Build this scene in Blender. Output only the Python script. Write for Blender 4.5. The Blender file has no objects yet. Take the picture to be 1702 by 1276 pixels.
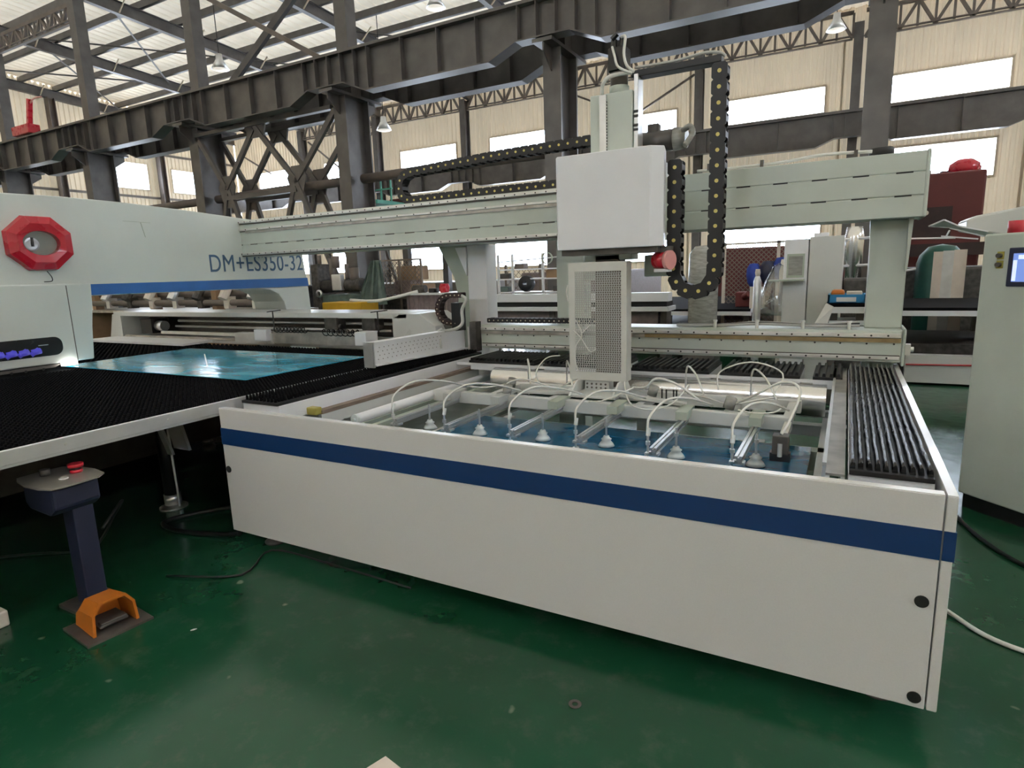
import bpy, bmesh, math, random
from mathutils import Vector, Matrix
random.seed(7)
S = bpy.context.scene
COL = S.collection
# ---------------------------------------------------------------- camera, sky, exposure
yaw, pit, rol = math.radians(28.871), math.radians(10.573), math.radians(-1.9387)
fw = Vector((-math.sin(yaw)*math.cos(pit), math.cos(yaw)*math.cos(pit), -math.sin(pit)))
r0 = Vector((math.cos(yaw), math.sin(yaw), 0)); u0 = r0.cross(fw)
rr = r0*math.cos(rol)+u0*math.sin(rol); uu = -r0*math.sin(rol)+u0*math.cos(rol)
cam = bpy.data.cameras.new('camera'); co = bpy.data.objects.new('camera', cam); COL.objects.link(co)
co.matrix_world = Matrix(((rr.x, uu.x, -fw.x, 0), (rr.y, uu.y, -fw.y, 0), (rr.z, uu.z, -fw.z, 1.7), (0, 0, 0, 1)))
cam.sensor_width = 36; cam.lens = 1010.3*36/1702; cam.clip_start = .05; cam.clip_end = 300
S.camera = co
W = bpy.data.worlds.new('sky'); S.world = W; W.use_nodes = True
bg = W.node_tree.nodes['Background']; bg.inputs[0].default_value = (.80, .90, 1.03, 1); bg.inputs[1].default_value = 21.0
S.view_settings.view_transform = 'Standard'; S.view_settings.look = 'None'
S.view_settings.gamma = 1; S.view_settings.exposure = .12; S.view_settings.use_curve_mapping = False

# ---------------------------------------------------------------- materials
M = {}
def mat(name, col, rough=.5, metal=0, var=.08, scale=6, bump=0, emit=None, es=0, trans=None, coat=0, stretch=None, rv=.1):
    m = bpy.data.materials.new(name); m.use_nodes = True; M[name] = m
    nt = m.node_tree; b = nt.nodes['Principled BSDF']
    tc = nt.nodes.new('ShaderNodeTexCoord'); mp = nt.nodes.new('ShaderNodeMapping')
    mp.inputs['Scale'].default_value = stretch or (1, 1, 1)
    nt.links.new(tc.outputs['Object'], mp.inputs[0])
    n = nt.nodes.new('ShaderNodeTexNoise'); n.inputs['Scale'].default_value = scale; n.inputs['Detail'].default_value = 5
    nt.links.new(mp.outputs[0], n.inputs[0])
    rmp = nt.nodes.new('ShaderNodeValToRGB')
    rmp.color_ramp.elements[0].position = .3; rmp.color_ramp.elements[1].position = .7
    rmp.color_ramp.elements[0].color = tuple(max(0, c*(1-var)) for c in col)+(1,)
    rmp.color_ramp.elements[1].color = tuple(min(1, c*(1+var)) for c in col)+(1,)
    nt.links.new(n.outputs[0], rmp.inputs[0]); nt.links.new(rmp.outputs[0], b.inputs['Base Color'])
    mr = nt.nodes.new('ShaderNodeMapRange'); mr.inputs[3].default_value = max(.02, rough-rv*.5); mr.inputs[4].default_value = min(1, rough+rv*.5)
    nt.links.new(n.outputs[0], mr.inputs[0]); nt.links.new(mr.outputs[0], b.inputs['Roughness'])
    b.inputs['Metallic'].default_value = metal
    if coat: b.inputs['Coat Weight'].default_value = coat
    if emit: b.inputs['Emission Color'].default_value = emit+(1,); b.inputs['Emission Strength'].default_value = es
    if bump:
        bp = nt.nodes.new('ShaderNodeBump'); bp.inputs['Strength'].default_value = bump; bp.inputs['Distance'].default_value = .01
        nt.links.new(n.outputs[0], bp.inputs['Height']); nt.links.new(bp.outputs[0], b.inputs['Normal'])
    if trans:
        t = nt.nodes.new('ShaderNodeBsdfTranslucent'); t.inputs[0].default_value = trans+(1,)
        ad = nt.nodes.new('ShaderNodeAddShader'); o = nt.nodes['Material Output']
        nt.links.new(b.outputs[0], ad.inputs[0]); nt.links.new(t.outputs[0], ad.inputs[1]); nt.links.new(ad.outputs[0], o.inputs[0])
    return m
def glass(name, col, mixf=.12, rough=.02):
    m = bpy.data.materials.new(name); m.use_nodes = True; M[name] = m; nt = m.node_tree
    nt.nodes.remove(nt.nodes['Principled BSDF'])
    a = nt.nodes.new('ShaderNodeBsdfTransparent'); a.inputs[0].default_value = col+(1,)
    g = nt.nodes.new('ShaderNodeBsdfGlossy'); g.inputs['Roughness'].default_value = rough
    x = nt.nodes.new('ShaderNodeMixShader'); x.inputs[0].default_value = mixf
    nt.links.new(a.outputs[0], x.inputs[1]); nt.links.new(g.outputs[0], x.inputs[2]); nt.links.new(x.outputs[0], nt.nodes['Material Output'].inputs[0])
    return m
mat('siding', (.62, .51, .375), .6, var=.08, scale=1.5, trans=(.015, .0128, .0092), stretch=(1, 1, .3))  # translucency added so the wall sheeting glows with daylight
mat('roof', (.68, .57, .43), .6, var=.08, scale=1.2, trans=(.027, .0235, .0185))  # translucency added: roof glows from the sky and lights the hall
mat('steel_dark', (.085, .08, .08), .5, .2, var=.25, scale=2.5)
mat('guard_metal', (.60, .60, .56), .5, .35, var=.05)
mat('perforated', (.46, .46, .44), .45, .5, var=.04)
mat('steel_grey', (.112, .104, .10), .38, .25, var=.2, scale=2.5)
mat('steel_shade', (.15, .125, .11), .55, .1, var=.2, scale=2.5)
mat('paint_press', (.60, .64, .61), .4, var=.04, scale=2)
mat('lip_white', (.75, .75, .74), .2, var=.02, coat=.6)  # whiter than the panel: window reflection on the lips put into the colour
mat('paint_white', (.60, .61, .59), .3, var=.03, scale=2, rv=.12)
mat('paint_fine', (.615, .605, .60), .36, var=.02, scale=160, bump=.06)
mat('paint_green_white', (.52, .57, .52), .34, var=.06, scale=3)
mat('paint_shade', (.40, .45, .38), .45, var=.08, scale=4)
mat('paint_light', (.75, .76, .79), .35, var=.03, scale=3)
mat('blue_stripe', (.004, .034, .13), .4, var=.05)
mat('blue_bright', (.03, .14, .42), .4, var=.08)
mat('black', (.010, .010, .011), .45, var=.3); mat('black_matt', (.004, .004, .005), .9, var=.3); M['black_matt'].node_tree.nodes['Principled BSDF'].inputs['Specular IOR Level'].default_value = .1
mat('black_gloss', (.010, .010, .011), .26, var=.2, coat=.15)
mat('brush', (.004, .004, .005), .9, var=.5, scale=60); M['brush'].node_tree.nodes['Principled BSDF'].inputs['Specular IOR Level'].default_value = .12
mat('aluminium', (.72, .73, .74), .34, .85, var=.05, scale=8, rv=.06)
mat('extrusion', (.62, .63, .63), .32, .8, var=.05, scale=12)
mat('steel_sheet', (.70, .70, .69), .22, .95, var=.05, scale=3, rv=.15)
mat('stained_steel', (.42, .40, .37), .35, .8, var=.25, scale=9)
mat('rail', (.70, .70, .68), .4, .7, var=.08, scale=8)
mat('brass_rack', (.33, .25, .13), .45, .6, var=.2, scale=14)
mat('clamp_yellow', (.45, .40, .10), .4, .4)
mat('wood', (.20, .15, .12), .6, var=.25, scale=10, stretch=(6, 1, 6))
mat('plastic_hose', (.72, .72, .68), .25, var=.04)
mat('hose_grey', (.50, .51, .49), .4, var=.1)
mat('cup', (.62, .66, .66), .3, var=.05)
mat('red', (.50, .012, .03), .28, var=.06, coat=.3)
mat('red_light', (.75, .35, .33), .3)
mat('orange', (.58, .17, .018), .45, var=.08)
mat('yellow', (.62, .36, .02), .45, var=.06)
mat('plug_yellow', (.62, .52, .16), .4)
mat('plug_pale', (.62, .55, .42), .4)
mat('navy', (.02, .024, .055), .45, var=.1)
mat('panel_steel', (.42, .40, .36), .35, .6, var=.08, scale=30)
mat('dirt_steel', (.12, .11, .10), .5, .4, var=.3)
mat('maroon', (.12, .02, .02), .5, var=.1, scale=2)
mat('maroon_dark', (.03, .012, .012), .5, var=.2)
mat('green_tank', (.02, .10, .08), .35, var=.15)
mat('green_rail', (.10, .45, .36), .4)
mat('tarp_green', (.10, .14, .12), .6, var=.3, scale=5)
mat('tarp_purple', (.22, .17, .17), .6, var=.15, scale=12)
mat('cardboard', (.30, .19, .11), .7, var=.1)
mat('blue_bin', (.03, .25, .55), .4)
mat('blue_cloth', (.02, .05, .30), .6, var=.3)
mat('machine_dark', (.07, .065, .06), .5, .3, var=.5, scale=12)
mat('wire', (.20, .16, .13), .5, .3)
mat('film_grey', (.30, .33, .30), .18, .1, var=.15, scale=5, rv=.2)
mat('wrap', (.30, .30, .28), .25, var=.25, scale=9, bump=.3, stretch=(1, 1, 4))
mat('concrete', (.30, .28, .26), .7)
mat('paper', (.66, .60, .53), .7, var=.05, scale=8)
mat('red_cable', (.5, .05, .05), .5)
mat('cable_grey', (.45, .45, .43), .45)
mat('lamp', (.8, .8, .8), .5, emit=(1, .97, .9), es=14)
mat('lamp_glow', (.8, .8, .8), .5, emit=(1, .93, .8), es=.6)
mat('screen', (.02, .05, .2), .2, emit=(.25, .38, .85), es=.75)
mat('screen_white', (.5, .6, .8), .2, emit=(.65, .75, 1), es=.8)
mat('blue_spring', (.05, .05, .6), .35, emit=(.14, .12, .7), es=.22)  # faint glow added to the springs; they are no lamp
mat('text_blue', (.06, .13, .24), .4)
glass('window_glass', (.97, .98, 1))
glass('clear_plastic', (.8, .82, .82), .25, .1)
glass('dark_glass', (.85, .85, .88), .08, .03)

# glossy green epoxy floor, scuffed
def floor_mat():
    m = bpy.data.materials.new('green_epoxy_floor'); m.use_nodes = True; M['floor'] = m; nt = m.node_tree; b = nt.nodes['Principled BSDF']
    L = nt.links.new; N = nt.nodes.new
    tc = N('ShaderNodeTexCoord')
    n1 = N('ShaderNodeTexNoise'); n1.inputs['Scale'].default_value = .7; n1.inputs['Detail'].default_value = 6
    n2 = N('ShaderNodeTexNoise'); n2.inputs['Scale'].default_value = 7; n2.inputs['Detail'].default_value = 8; n2.inputs['Roughness'].default_value = .7
    v = N('ShaderNodeTexVoronoi'); v.inputs['Scale'].default_value = 3.1; v.inputs['Randomness'].default_value = 1
    n3 = N('ShaderNodeTexNoise'); n3.inputs['Scale'].default_value = 9
    for n in (n1, n2, n3): L(tc.outputs['Object'], n.inputs[0])
    mixv = N('ShaderNodeMixRGB'); mixv.inputs[0].default_value = .06
    L(tc.outputs['Object'], mixv.inputs[1]); L(n3.outputs['Color'], mixv.inputs[2]); L(mixv.outputs[0], v.inputs[0])
    c = N('ShaderNodeValToRGB'); e = c.color_ramp.elements
    e[0].position = .35; e[0].color = (.006, .052, .022, 1); e[1].position = .68; e[1].color = (.016, .088, .045, 1)
    L(n1.outputs[0], c.inputs[0])
    g = N('ShaderNodeValToRGB'); g.color_ramp.elements[0].position = .52; g.color_ramp.elements[1].position = .75
    g.color_ramp.elements[0].color = (0, 0, 0, 1); g.color_ramp.elements[1].color = (.5, .5, .5, 1); L(n2.outputs[0], g.inputs[0])
    mx = N('ShaderNodeMixRGB'); mx.inputs[2].default_value = (.07, .10, .07, 1); L(g.outputs[0], mx.inputs[0]); L(c.outputs[0], mx.inputs[1])
    s = N('ShaderNodeValToRGB'); s.color_ramp.elements[0].position = .045; s.color_ramp.elements[1].position = .07
    s.color_ramp.elements[0].color = (.55, .55, .55, 1); s.color_ramp.elements[1].color = (0, 0, 0, 1); L(v.outputs['Distance'], s.inputs[0])
    m2 = N('ShaderNodeMixRGB'); m2.inputs[2].default_value = (.30, .36, .26, 1); L(s.outputs[0], m2.inputs[0]); L(mx.outputs[0], m2.inputs[1])
    L(m2.outputs[0], b.inputs['Base Color'])
    mr = N('ShaderNodeMapRange'); mr.inputs[1].default_value = .3; mr.inputs[2].default_value = .7; mr.inputs[3].default_value = .13; mr.inputs[4].default_value = .26
    L(n2.outputs[0], mr.inputs[0]); L(mr.outputs[0], b.inputs['Roughness'])
    n4 = N('ShaderNodeTexNoise'); n4.inputs['Scale'].default_value = 4; L(tc.outputs['Object'], n4.inputs[0])
    bp = N('ShaderNodeBump'); bp.inputs['Strength'].default_value = .12; bp.inputs['Distance'].default_value = .02; L(n4.outputs[0], bp.inputs['Height']); L(bp.outputs[0], b.inputs['Normal'])
floor_mat(); M['floor'].node_tree.nodes['Principled BSDF'].inputs['Specular IOR Level'].default_value = .42
# blue protective film over sheet metal
def film_mat(name, a, b_, rough):
    m = mat(name, a, rough, .15, var=.0, scale=1, rv=.06)
    nt = m.node_tree; bs = nt.nodes['Principled BSDF']
    tc = nt.nodes.new('ShaderNodeTexCoord'); mp = nt.nodes.new('ShaderNodeMapping'); mp.inputs['Scale'].default_value = (.9, 2.2, 1)
    n = nt.nodes.new('ShaderNodeTexNoise'); n.inputs['Scale'].default_value = 2.2; n.inputs['Detail'].default_value = 7; n.inputs['Distortion'].default_value = .6
    r = nt.nodes.new('ShaderNodeValToRGB'); r.color_ramp.elements[0].position = .4; r.color_ramp.elements[1].position = .68
    r.color_ramp.elements[0].color = a+(1,); r.color_ramp.elements[1].color = b_+(1,)
    nt.links.new(tc.outputs['Object'], mp.inputs[0]); nt.links.new(mp.outputs[0], n.inputs[0]); nt.links.new(n.outputs[0], r.inputs[0]); nt.links.new(r.outputs[0], bs.inputs['Base Color'])
    bp = nt.nodes.new('ShaderNodeBump'); bp.inputs['Strength'].default_value = .15; bp.inputs['Distance'].default_value = .02
    nt.links.new(n.outputs[0], bp.inputs['Height']); nt.links.new(bp.outputs[0], bs.inputs['Normal'])
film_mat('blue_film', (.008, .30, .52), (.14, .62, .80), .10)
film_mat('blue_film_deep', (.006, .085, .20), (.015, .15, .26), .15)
mat('film_cyan', (.02, .50, .70), .3)

# ---------------------------------------------------------------- builders
WL = {}
def root(name, loc, label, cat, group=None, rz=0):
    o = bpy.data.objects.new(name, None); o.empty_display_size = .1; COL.objects.link(o)
    o.location = loc; o.rotation_euler[2] = rz; WL[o] = Vector(loc) if not rz else Vector((0, 0, 0))
    o['label'] = label; o['category'] = cat
    if group: o['group'] = group
    return o
class MB:
    def __init__(s): s.v = []; s.f = []
    def add(s, vs, fs):
        n = len(s.v); s.v += [Vector(a) for a in vs]; s.f += [tuple(i+n for i in f) for f in fs]; return s
    def box(s, x0, x1, y0, y1, z0, z1):
        return s.add([(x, y, z) for z in (z0, z1) for y in (y0, y1) for x in (x0, x1)],
                     [(0, 2, 3, 1), (4, 5, 7, 6), (0, 1, 5, 4), (2, 6, 7, 3), (0, 4, 6, 2), (1, 3, 7, 5)])
    def prism(s, pts, ax, a, b):
        # pts: 2d polygon; ax: extrusion axis; x->(y,z) y->(x,z) z->(x,y)
        def mk(p, t): return {'x': (t, p[0], p[1]), 'y': (p[0], t, p[1]), 'z': (p[0], p[1], t)}[ax]
        n = len(pts)
        return s.add([mk(p, a) for p in pts]+[mk(p, b) for p in pts], [tuple(range(n))[::-1], tuple(range(n, 2*n))]+[(i, (i+1) % n, (i+1) % n+n, i+n) for i in range(n)])
    def cyl(s, p0, p1, r, r1=None, n=12):
        p0 = Vector(p0); p1 = Vector(p1); r1 = r if r1 is None else r1; d = (p1-p0).normalized()
        a = d.orthogonal().normalized(); b = d.cross(a)
        vs = [p0+(a*math.cos(t)+b*math.sin(t))*r for t in [2*math.pi*i/n for i in range(n)]]+[p1+(a*math.cos(t)+b*math.sin(t))*r1 for t in [2*math.pi*i/n for i in range(n)]]
        return s.add(vs, [tuple(range(n))[::-1], tuple(range(n, 2*n))]+[(i, (i+1) % n, (i+1) % n+n, i+n) for i in range(n)])
    def bar(s, p0, p1, w, h, up=(0, 0, 1)):
        p0 = Vector(p0); p1 = Vector(p1); d = (p1-p0).normalized(); a = d.cross(Vector(up)).normalized()*w/2; b = a.normalized().cross(d)*h/2
        vs = [p+sa*a+sb*b for p in (p0, p1) for sa, sb in ((-1, -1), (1, -1), (1, 1), (-1, 1))]
        return s.add(vs, [(3, 2, 1, 0), (4, 5, 6, 7), (0, 1, 5, 4), (1, 2, 6, 5), (2, 3, 7, 6), (3, 0, 4, 7)])
    def tube(s, pts, r, n=7, sub=5):
        P = [Vector(p) for p in pts]
        if len(P) > 2:
            Q = []
            for i in range(len(P)-1):
                a, b, c, d = P[max(i-1, 0)], P[i], P[i+1], P[min(i+2, len(P)-1)]
                for k in range(sub):
                    t = k/sub; Q.append(.5*((2*b)+(c-a)*t+(2*a-5*b+4*c-d)*t*t+(3*b-a-3*c+d)*t**3))
            P = Q+[P[-1]]
        rings = []; a = None
        for i, p in enumerate(P):
            d = (P[min(i+1, len(P)-1)]-P[max(i-1, 0)]).normalized()
            a = d.orthogonal().normalized() if a is None else (a-d*a.dot(d)).normalized()
            b = d.cross(a); rings += [p+(a*math.cos(2*math.pi*k/n)+b*math.sin(2*math.pi*k/n))*r for k in range(n)]
        m = len(P)
        return s.add(rings, [tuple(range(n))[::-1], tuple(range((m-1)*n, m*n))]+[(i*n+k, i*n+(k+1) % n, (i+1)*n+(k+1) % n, (i+1)*n+k) for i in range(m-1) for k in range(n)])
    def lathe(s, prof, c, n=16, ax='z'):
        vs = []
        for (r, h) in prof:
            for k in range(n):
                t = 2*math.pi*k/n; q = (r*math.cos(t), r*math.sin(t), h)
                if ax == 'y': q = (q[0], q[2], q[1])
                if ax == 'x': q = (q[2], q[0], q[1])
                vs.append((c[0]+q[0], c[1]+q[1], c[2]+q[2]))
        m = len(prof); caps = [] if prof[0] == prof[-1] else [tuple(range(n)), tuple(range((m-1)*n, m*n))]
        return s.add(vs, caps+[(i*n+k, i*n+(k+1) % n, (i+1)*n+(k+1) % n, (i+1)*n+k) for i in range(m-1) for k in range(n)])
    def build(s, name, m, parent=None, bev=0, smooth=False, label=None, kind=None, loc=None, at=None):
        org = Vector((0, 0, 0))
        if parent is not None: org = WL.get(parent, org)
        if at is not None: org = Vector(at)        # own origin (top-level single meshes)
        me = bpy.data.meshes.new(name); me.from_pydata([tuple(v-org) for v in s.v], [], s.f)
        bm = bmesh.new(); bm.from_mesh(me); bmesh.ops.recalc_face_normals(bm, faces=bm.faces); bm.to_mesh(me); bm.free()
        me.materials.append(M[m])
        if smooth:
            me.polygons.foreach_set('use_smooth', [len(p.vertices) <= 4 for p in me.polygons])
        o = bpy.data.objects.new(name, me); COL.objects.link(o)
        if parent is not None: o.parent = parent; WL[o] = WL.get(parent, Vector((0, 0, 0)))
        if at is not None: o.location = org
        if loc is not None: o.location = loc
        if bev:
            b = o.modifiers.new('bevel', 'BEVEL'); b.width = bev; b.segments = 2; b.limit_method = 'ANGLE'
        if label: o['label'] = label
        if kind: o['kind'] = kind
        return o
def tag(o, label, cat, group=None, kind=None):
    o['label'] = label; o['category'] = cat
    if group: o['group'] = group
    if kind: o['kind'] = kind
    return o
def inst(src, name, loc, parent=None, rot=None, scale=None):
    o = bpy.data.objects.new(name, src.data); COL.objects.link(o); o.parent = parent; o.location = loc
    if rot: o.rotation_euler = rot
    if scale: o.scale = scale
    return o
def box(name, m, parent, *b, **k): return MB().box(*b).build(name, m, parent, **k)
def corr(mb, u0, u1, z0, z1, put, pitch=.24, dep=.05):
    # corrugated strip: trapezoid ribs running along z
    us = [u0]; ds = [0]; k = math.floor(u0/pitch)
    while k*pitch < u1:
        for a, d in ((.0, 0), (.5, 0), (.62, dep), (.88, dep)):
            u = (k+a)*pitch
            if u0 < u < u1: us.append(u); ds.append(d)
        k += 1
    us.append(u1); ds.append(ds[-1])
    vs = [put(u, d, z) for z in (z0, z1) for u, d in zip(us, ds)]; n = len(us)
    mb.add(vs, [(i, i+1, n+i+1, n+i) for i in range(n-1)])

# ================================================================ SETTING
XW, YW, XR, YB = -36.0, 28.5, 12.0, -14.0
fl = MB().box(XW, XR, YB, YW, -.05, 0).build('floor', 'floor'); fl['kind'] = 'structure'
WC = [-.16, -5.95, -11.8, -17.7, -23.5, -29.3]      # wall column lines
def rb(y): return 12.02-.06*y                        # rafter underside
# windows on the far wall: x0,x1,z0,z1
bays = [(-.16+5.8*(k)-5.8, -.16+5.8*k) for k in range(-5, 3)]
wins = []
for (a, b) in bays:
    c = (a+b)/2; w = 1.86
    wins.append((c-w, c+w, 7.42, 8.4))
    if b < -6.5 or (a > -1 and a < 1): wins.append((c-w+(.3 if a > -1 else 0), c+w-(.2 if a > -1 else 0), 4.5, 5.8 if a > -1 else 5.5))
    if b < 1: wins.append((c-w-(.2 if b > -1 else -.1), c+w+.1, 1.9, 3.3))
def wall_with_holes(name, u0, u1, ztop, holes, put):
    zs = sorted({0, ztop}|{h[2] for h in holes}|{h[3] for h in holes}); mb = MB()
    for za, zb in zip(zs[:-1], zs[1:]):
        hs = sorted((h[0], h[1]) for h in holes if h[2] <= za+1e-6 and h[3] >= zb-1e-6); u = u0
        for (a, b) in hs+[(u1, u1)]:
            if a > u+.01: corr(mb, u, a, za, min(zb, ztop), put)
            u = b
    o = mb.build(name, 'siding'); o['kind'] = 'structure'; return o
wall = wall_with_holes('wall_far', XW, XR, 11.2, wins, lambda u, d, z: (u, YW+d, z))
wg = [(20.1, 22.4, 7.0, 8.4), (23.9, 26.2, 7.0, 8.3), (14.0, 16.4, 6.9, 7.9), (14.0, 16.6, 2, 3.4), (20, 22.4, 2, 3.4)]
wallg = wall_with_holes('wall_left', YB, YW, 13.6, wg, lambda u, d, z: (XW-d, u, z))
for i, (a, b, z0, z1) in enumerate(wins+[('g',)+w for w in wg] if False else wins):
    fr = MB(); t = .06; y = YW
    fr.box(a-t, a+t*.3, y-.04, y+.08, z0-t, z1+t).box(b-t*.3, b+t, y-.04, y+.08, z0-t, z1+t).box(a, b, y-.04, y+.08, z0-t, z0+.02).box(a, b, y-.04, y+.08, z1-.02, z1+t)
    w = fr.build('window_%d' % (i+1), 'siding'); w['kind'] = 'structure'
    n = 3 if z1 < 3.3 else 1
    for k in range(n):
        xa = a+(b-a)*k/n; xb = a+(b-a)*(k+1)/n
        box('pane', 'window_glass', w, xa+.01, xb-.01, y, y+.01, z0, z1)
        if k: box('mullion', 'steel_grey', w, xa-.03, xa+.03, y-.03, y+.05, z0, z1)
for i, (a, b, z0, z1) in enumerate(wg):
    fr = MB(); t = .06; x = XW
    fr.box(x-.08, x+.04, a-t, a, z0-t, z1+t).box(x-.08, x+.04, b, b+t, z0-t, z1+t).box(x-.08, x+.04, a, b, z0-t, z0).box(x-.08, x+.04, a, b, z1, z1+t)
    w = fr.build('window_%d' % (len(wins)+i+1), 'siding'); w['kind'] = 'structure'
    box('pane', 'window_glass', w, x-.01, x, a, b, z0, z1)
hb = [(x, x+3.9, z0, z1) for x in (-22, -4.5) for z0, z1 in ((8.0, 9.4),)]  # unseen openings added behind the camera to light the front panel
hr = [(y, y+3.9, z0, z1) for y in (-6, 6, 18) for z0, z1 in ((7.4, 8.6),)]  # unseen side openings added to let sky light in
wall_with_holes('wall_back', XW, XR, 13.6, hb, lambda u, d, z: (u, YB-d, z))  # unseen walls enclose the hall so the foreground stays dim
wall_with_holes('wall_right', YB, YW, 13.6, hr, lambda u, d, z: (XR+d, u, z))
# roof
mb = MB(); us = []; x = XW; ds = []
while x < XR:
    for a, d in ((0, 0), (.18, 0), (.22, .035), (.32, .035), (.36, 0)): us.append(x+a); ds.append(d)
    x += .42
n = len(us); YN = YB-.3
mb.add([(u, y, rb(y)+.72+d) for y in (YN, YW+.3) for u, d in zip(us, ds)], [(i, i+1, n+i+1, n+i) for i in range(n-1)])
ceil = mb.build('ceiling', 'roof'); ceil['kind'] = 'structure'
y = 13.6
src = None
while y < YW:
    z = rb(y)+.45
    if src is None:
        src = MB().box(XW, XR, -.04, .04, 0, .24).box(XW, XR, -.04, .10, 0, .015).build('purlin', 'steel_grey', ceil); src.location = (0, y, z)
    else: inst(src, 'purlin', (0, y, z), ceil)
    y += 1.5
# rafters (I-beams along y at each column line)
CX = [.26-5.93*k for k in range(6)]
def ibeam_y(mb, x, y0, y1, zf, d, w=.2):
    for (a, b) in ((0, .025), (d-.025, d)):
        mb.add([(x+s, y, zf(y)+h) for y in (y0, y1) for h in (a, b) for s in (-w/2, w/2)], [(0, 1, 3, 2), (4, 6, 7, 5), (0, 4, 5, 1), (2, 3, 7, 6), (0, 2, 6, 4), (1, 5, 7, 3)])
    mb.add([(x+s, y, zf(y)+h) for y in (y0, y1) for h in (0, d) for s in (-.01, .01)], [(0, 1, 3, 2), (4, 6, 7, 5), (0, 4, 5, 1), (2, 3, 7, 6), (0, 2, 6, 4), (1, 5, 7, 3)])
names = ['far right', 'second from right', 'third from right', 'fourth from right', 'fifth from right', 'leftmost but one']
for k, x in enumerate(CX+[XW+.2]):
    r = root('roof_rafter', (x, 13.6, 0), 'grey steel I-beam rafter sloping under the cream roof, '+(names+['along the left end wall'])[k], 'rafter', 'roof rafters')
    mb = MB(); ibeam_y(mb, x, 13.2, YW-.1, rb, .44); mb.build('beam', 'steel_grey', r)
    y = 13.6+.75
    while y < YW-1:
        mb = MB().bar((x, y, rb(y)+.02), (x+.55, y, rb(y)+.46), .04, .04); mb.build('fly_brace', 'siding', r); y += 3.0
# tie rods in the roof
for k, (xa, ya, xb, yb) in enumerate([(-29.4, 14, -23.5, 20), (-29.4, 20, -23.5, 14), (-35.5, 14, -29.4, 20), (-35.5, 21, -29.4, 14.5), (-23.5, 20, -17.6, 26), (-17.6, 20, -11.7, 26)]):
    tag(MB().cyl((xa, ya, rb(ya)+.3), (xb, yb, rb(yb)+.3), .035, n=6).build('roof_tie_rod', 'steel_grey'), 'thin tie rod under the roof, '+['falling one above the second column', 'rising one above the second column', 'falling one near the left end wall', 'rising one near the left end wall', 'single one right of the third column', 'single one over the top centre'][k], 'rod', 'roof tie rods')

# row of tall columns with stepped bases + crane girders
for k, x in enumerate(CX):
    nm = ['rightmost, behind the right gantry leg', 'second from right, just left of the lifting head', 'third from right, left of the cable chain loop', 'fourth from right, above the white press', 'fifth from right, left of the red-framed press window', 'at the far left edge of the picture'][k]
    r = root('steel_column', (x, 12.9, 0), 'dark grey steel column carrying the crane girders, '+nm, 'column', 'main building columns')
    MB().box(x-.2, x+.2, 12.45, 12.49, 0, 6.2).box(x-.2, x+.2, 13.31, 13.35, 0, 6.2).box(x-.012, x+.012, 12.49, 13.31, 0, 6.2).build('lower_shaft', 'steel_grey', r)
    MB().box(x-.19, x+.19, 12.72, 12.75, 6.2, rb(12.9)).box(x-.19, x+.19, 13.05, 13.08, 6.2, rb(12.9)).box(x-.19, x-.165, 12.75, 13.05, 6.2, rb(12.9)).box(x+.165, x+.19, 12.75, 13.05, 6.2, rb(12.9)).build('upper_shaft', 'steel_grey', r)
    MB().box(x-.22, x+.22, 12.0, 13.85, 6.2, 6.27).prism([(12.45, 5.75), (12.05, 6.05), (12.05, 6.2), (12.45, 6.2)], 'x', x-.015, x+.015).prism([(13.35, 5.75), (13.8, 6.05), (13.8, 6.2), (13.35, 6.2)], 'x', x-.015, x+.015).build('corbel', 'steel_grey', r)
    box('base_plate', 'steel_grey', r, x-.32, x+.32, 12.3, 13.5, 0, .04)
def girder(name, y, xs, x0, x1, zb, zt, label, m, zr=.27, stiff=1.0, fw_=.17):
    r = root(name, ((x0+x1)/2, y, zb), label, 'girder')
    pr = [(x0, zb)]
    for c in sorted(xs):
        if x0 < c-1.3 and c+1.3 < x1: pr += [(c-1.25, zb), (c-.6, zb+zr), (c+.6, zb+zr), (c+1.25, zb)]
    pr.append((x1, zb))
    def zl(x):
        for (a, za), (b, zb_) in zip(pr[:-1], pr[1:]):
            if a <= x <= b: return za+(zb_-za)*(x-a)/max(b-a, 1e-6)
        return zb
    mb = MB()
    for (a, za), (b, zb_) in zip(pr[:-1], pr[1:]):
        mb.prism([(a, za), (b, zb_), (b, zt), (a, zt)], 'y', y-.012, y+.012)
    mb.build('web', m, r)
    mb = MB()
    for (a, za), (b, zb_) in zip(pr[:-1], pr[1:]):
        mb.prism([(a, za-.03), (b, zb_-.03), (b, zb_), (a, za)], 'y', y-fw_, y+fw_)
    mb.build('bottom_flange', m, r)
    box('top_flange', m, r, x0, x1, y-fw_, y+fw_, zt, zt+.035)
    MB().box(x0, x1, y-.04, y+.04, zt+.035, zt+.12).build('crane_rail', m, r)
    x = x0+.3; q = 0
    while x < x1:
        q += 1
        z0 = zl(x)
        MB().box(x-.008, x+.008, y-fw_+.01, y+fw_-.01, z0, zt).build('stiffener', m, r)
        near = min(abs(x-c) for c in xs); x += .42 if near < 1.2 else stiff
    return r
girder('crane_girder', 12.15, CX, XW+.5, XR, 6.05, 6.97, 'dark ribbed steel crane girder crossing the top, front one of the pair', 'steel_grey')
girder('crane_girder', 13.65, CX, XW+.5, XR, 6.05, 6.97, 'steel crane girder just behind the front girder, shaded side painted darker, seen from below', 'steel_dark')  # darker steel copy paints the shaded side of the rear girder
girder('crane_girder', 27.3, WC+[5.7], XW+.5, XR, 5.95, 7.05, 'purple-grey ribbed crane girder along the far window wall', 'steel_grey', stiff=1.9)
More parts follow.
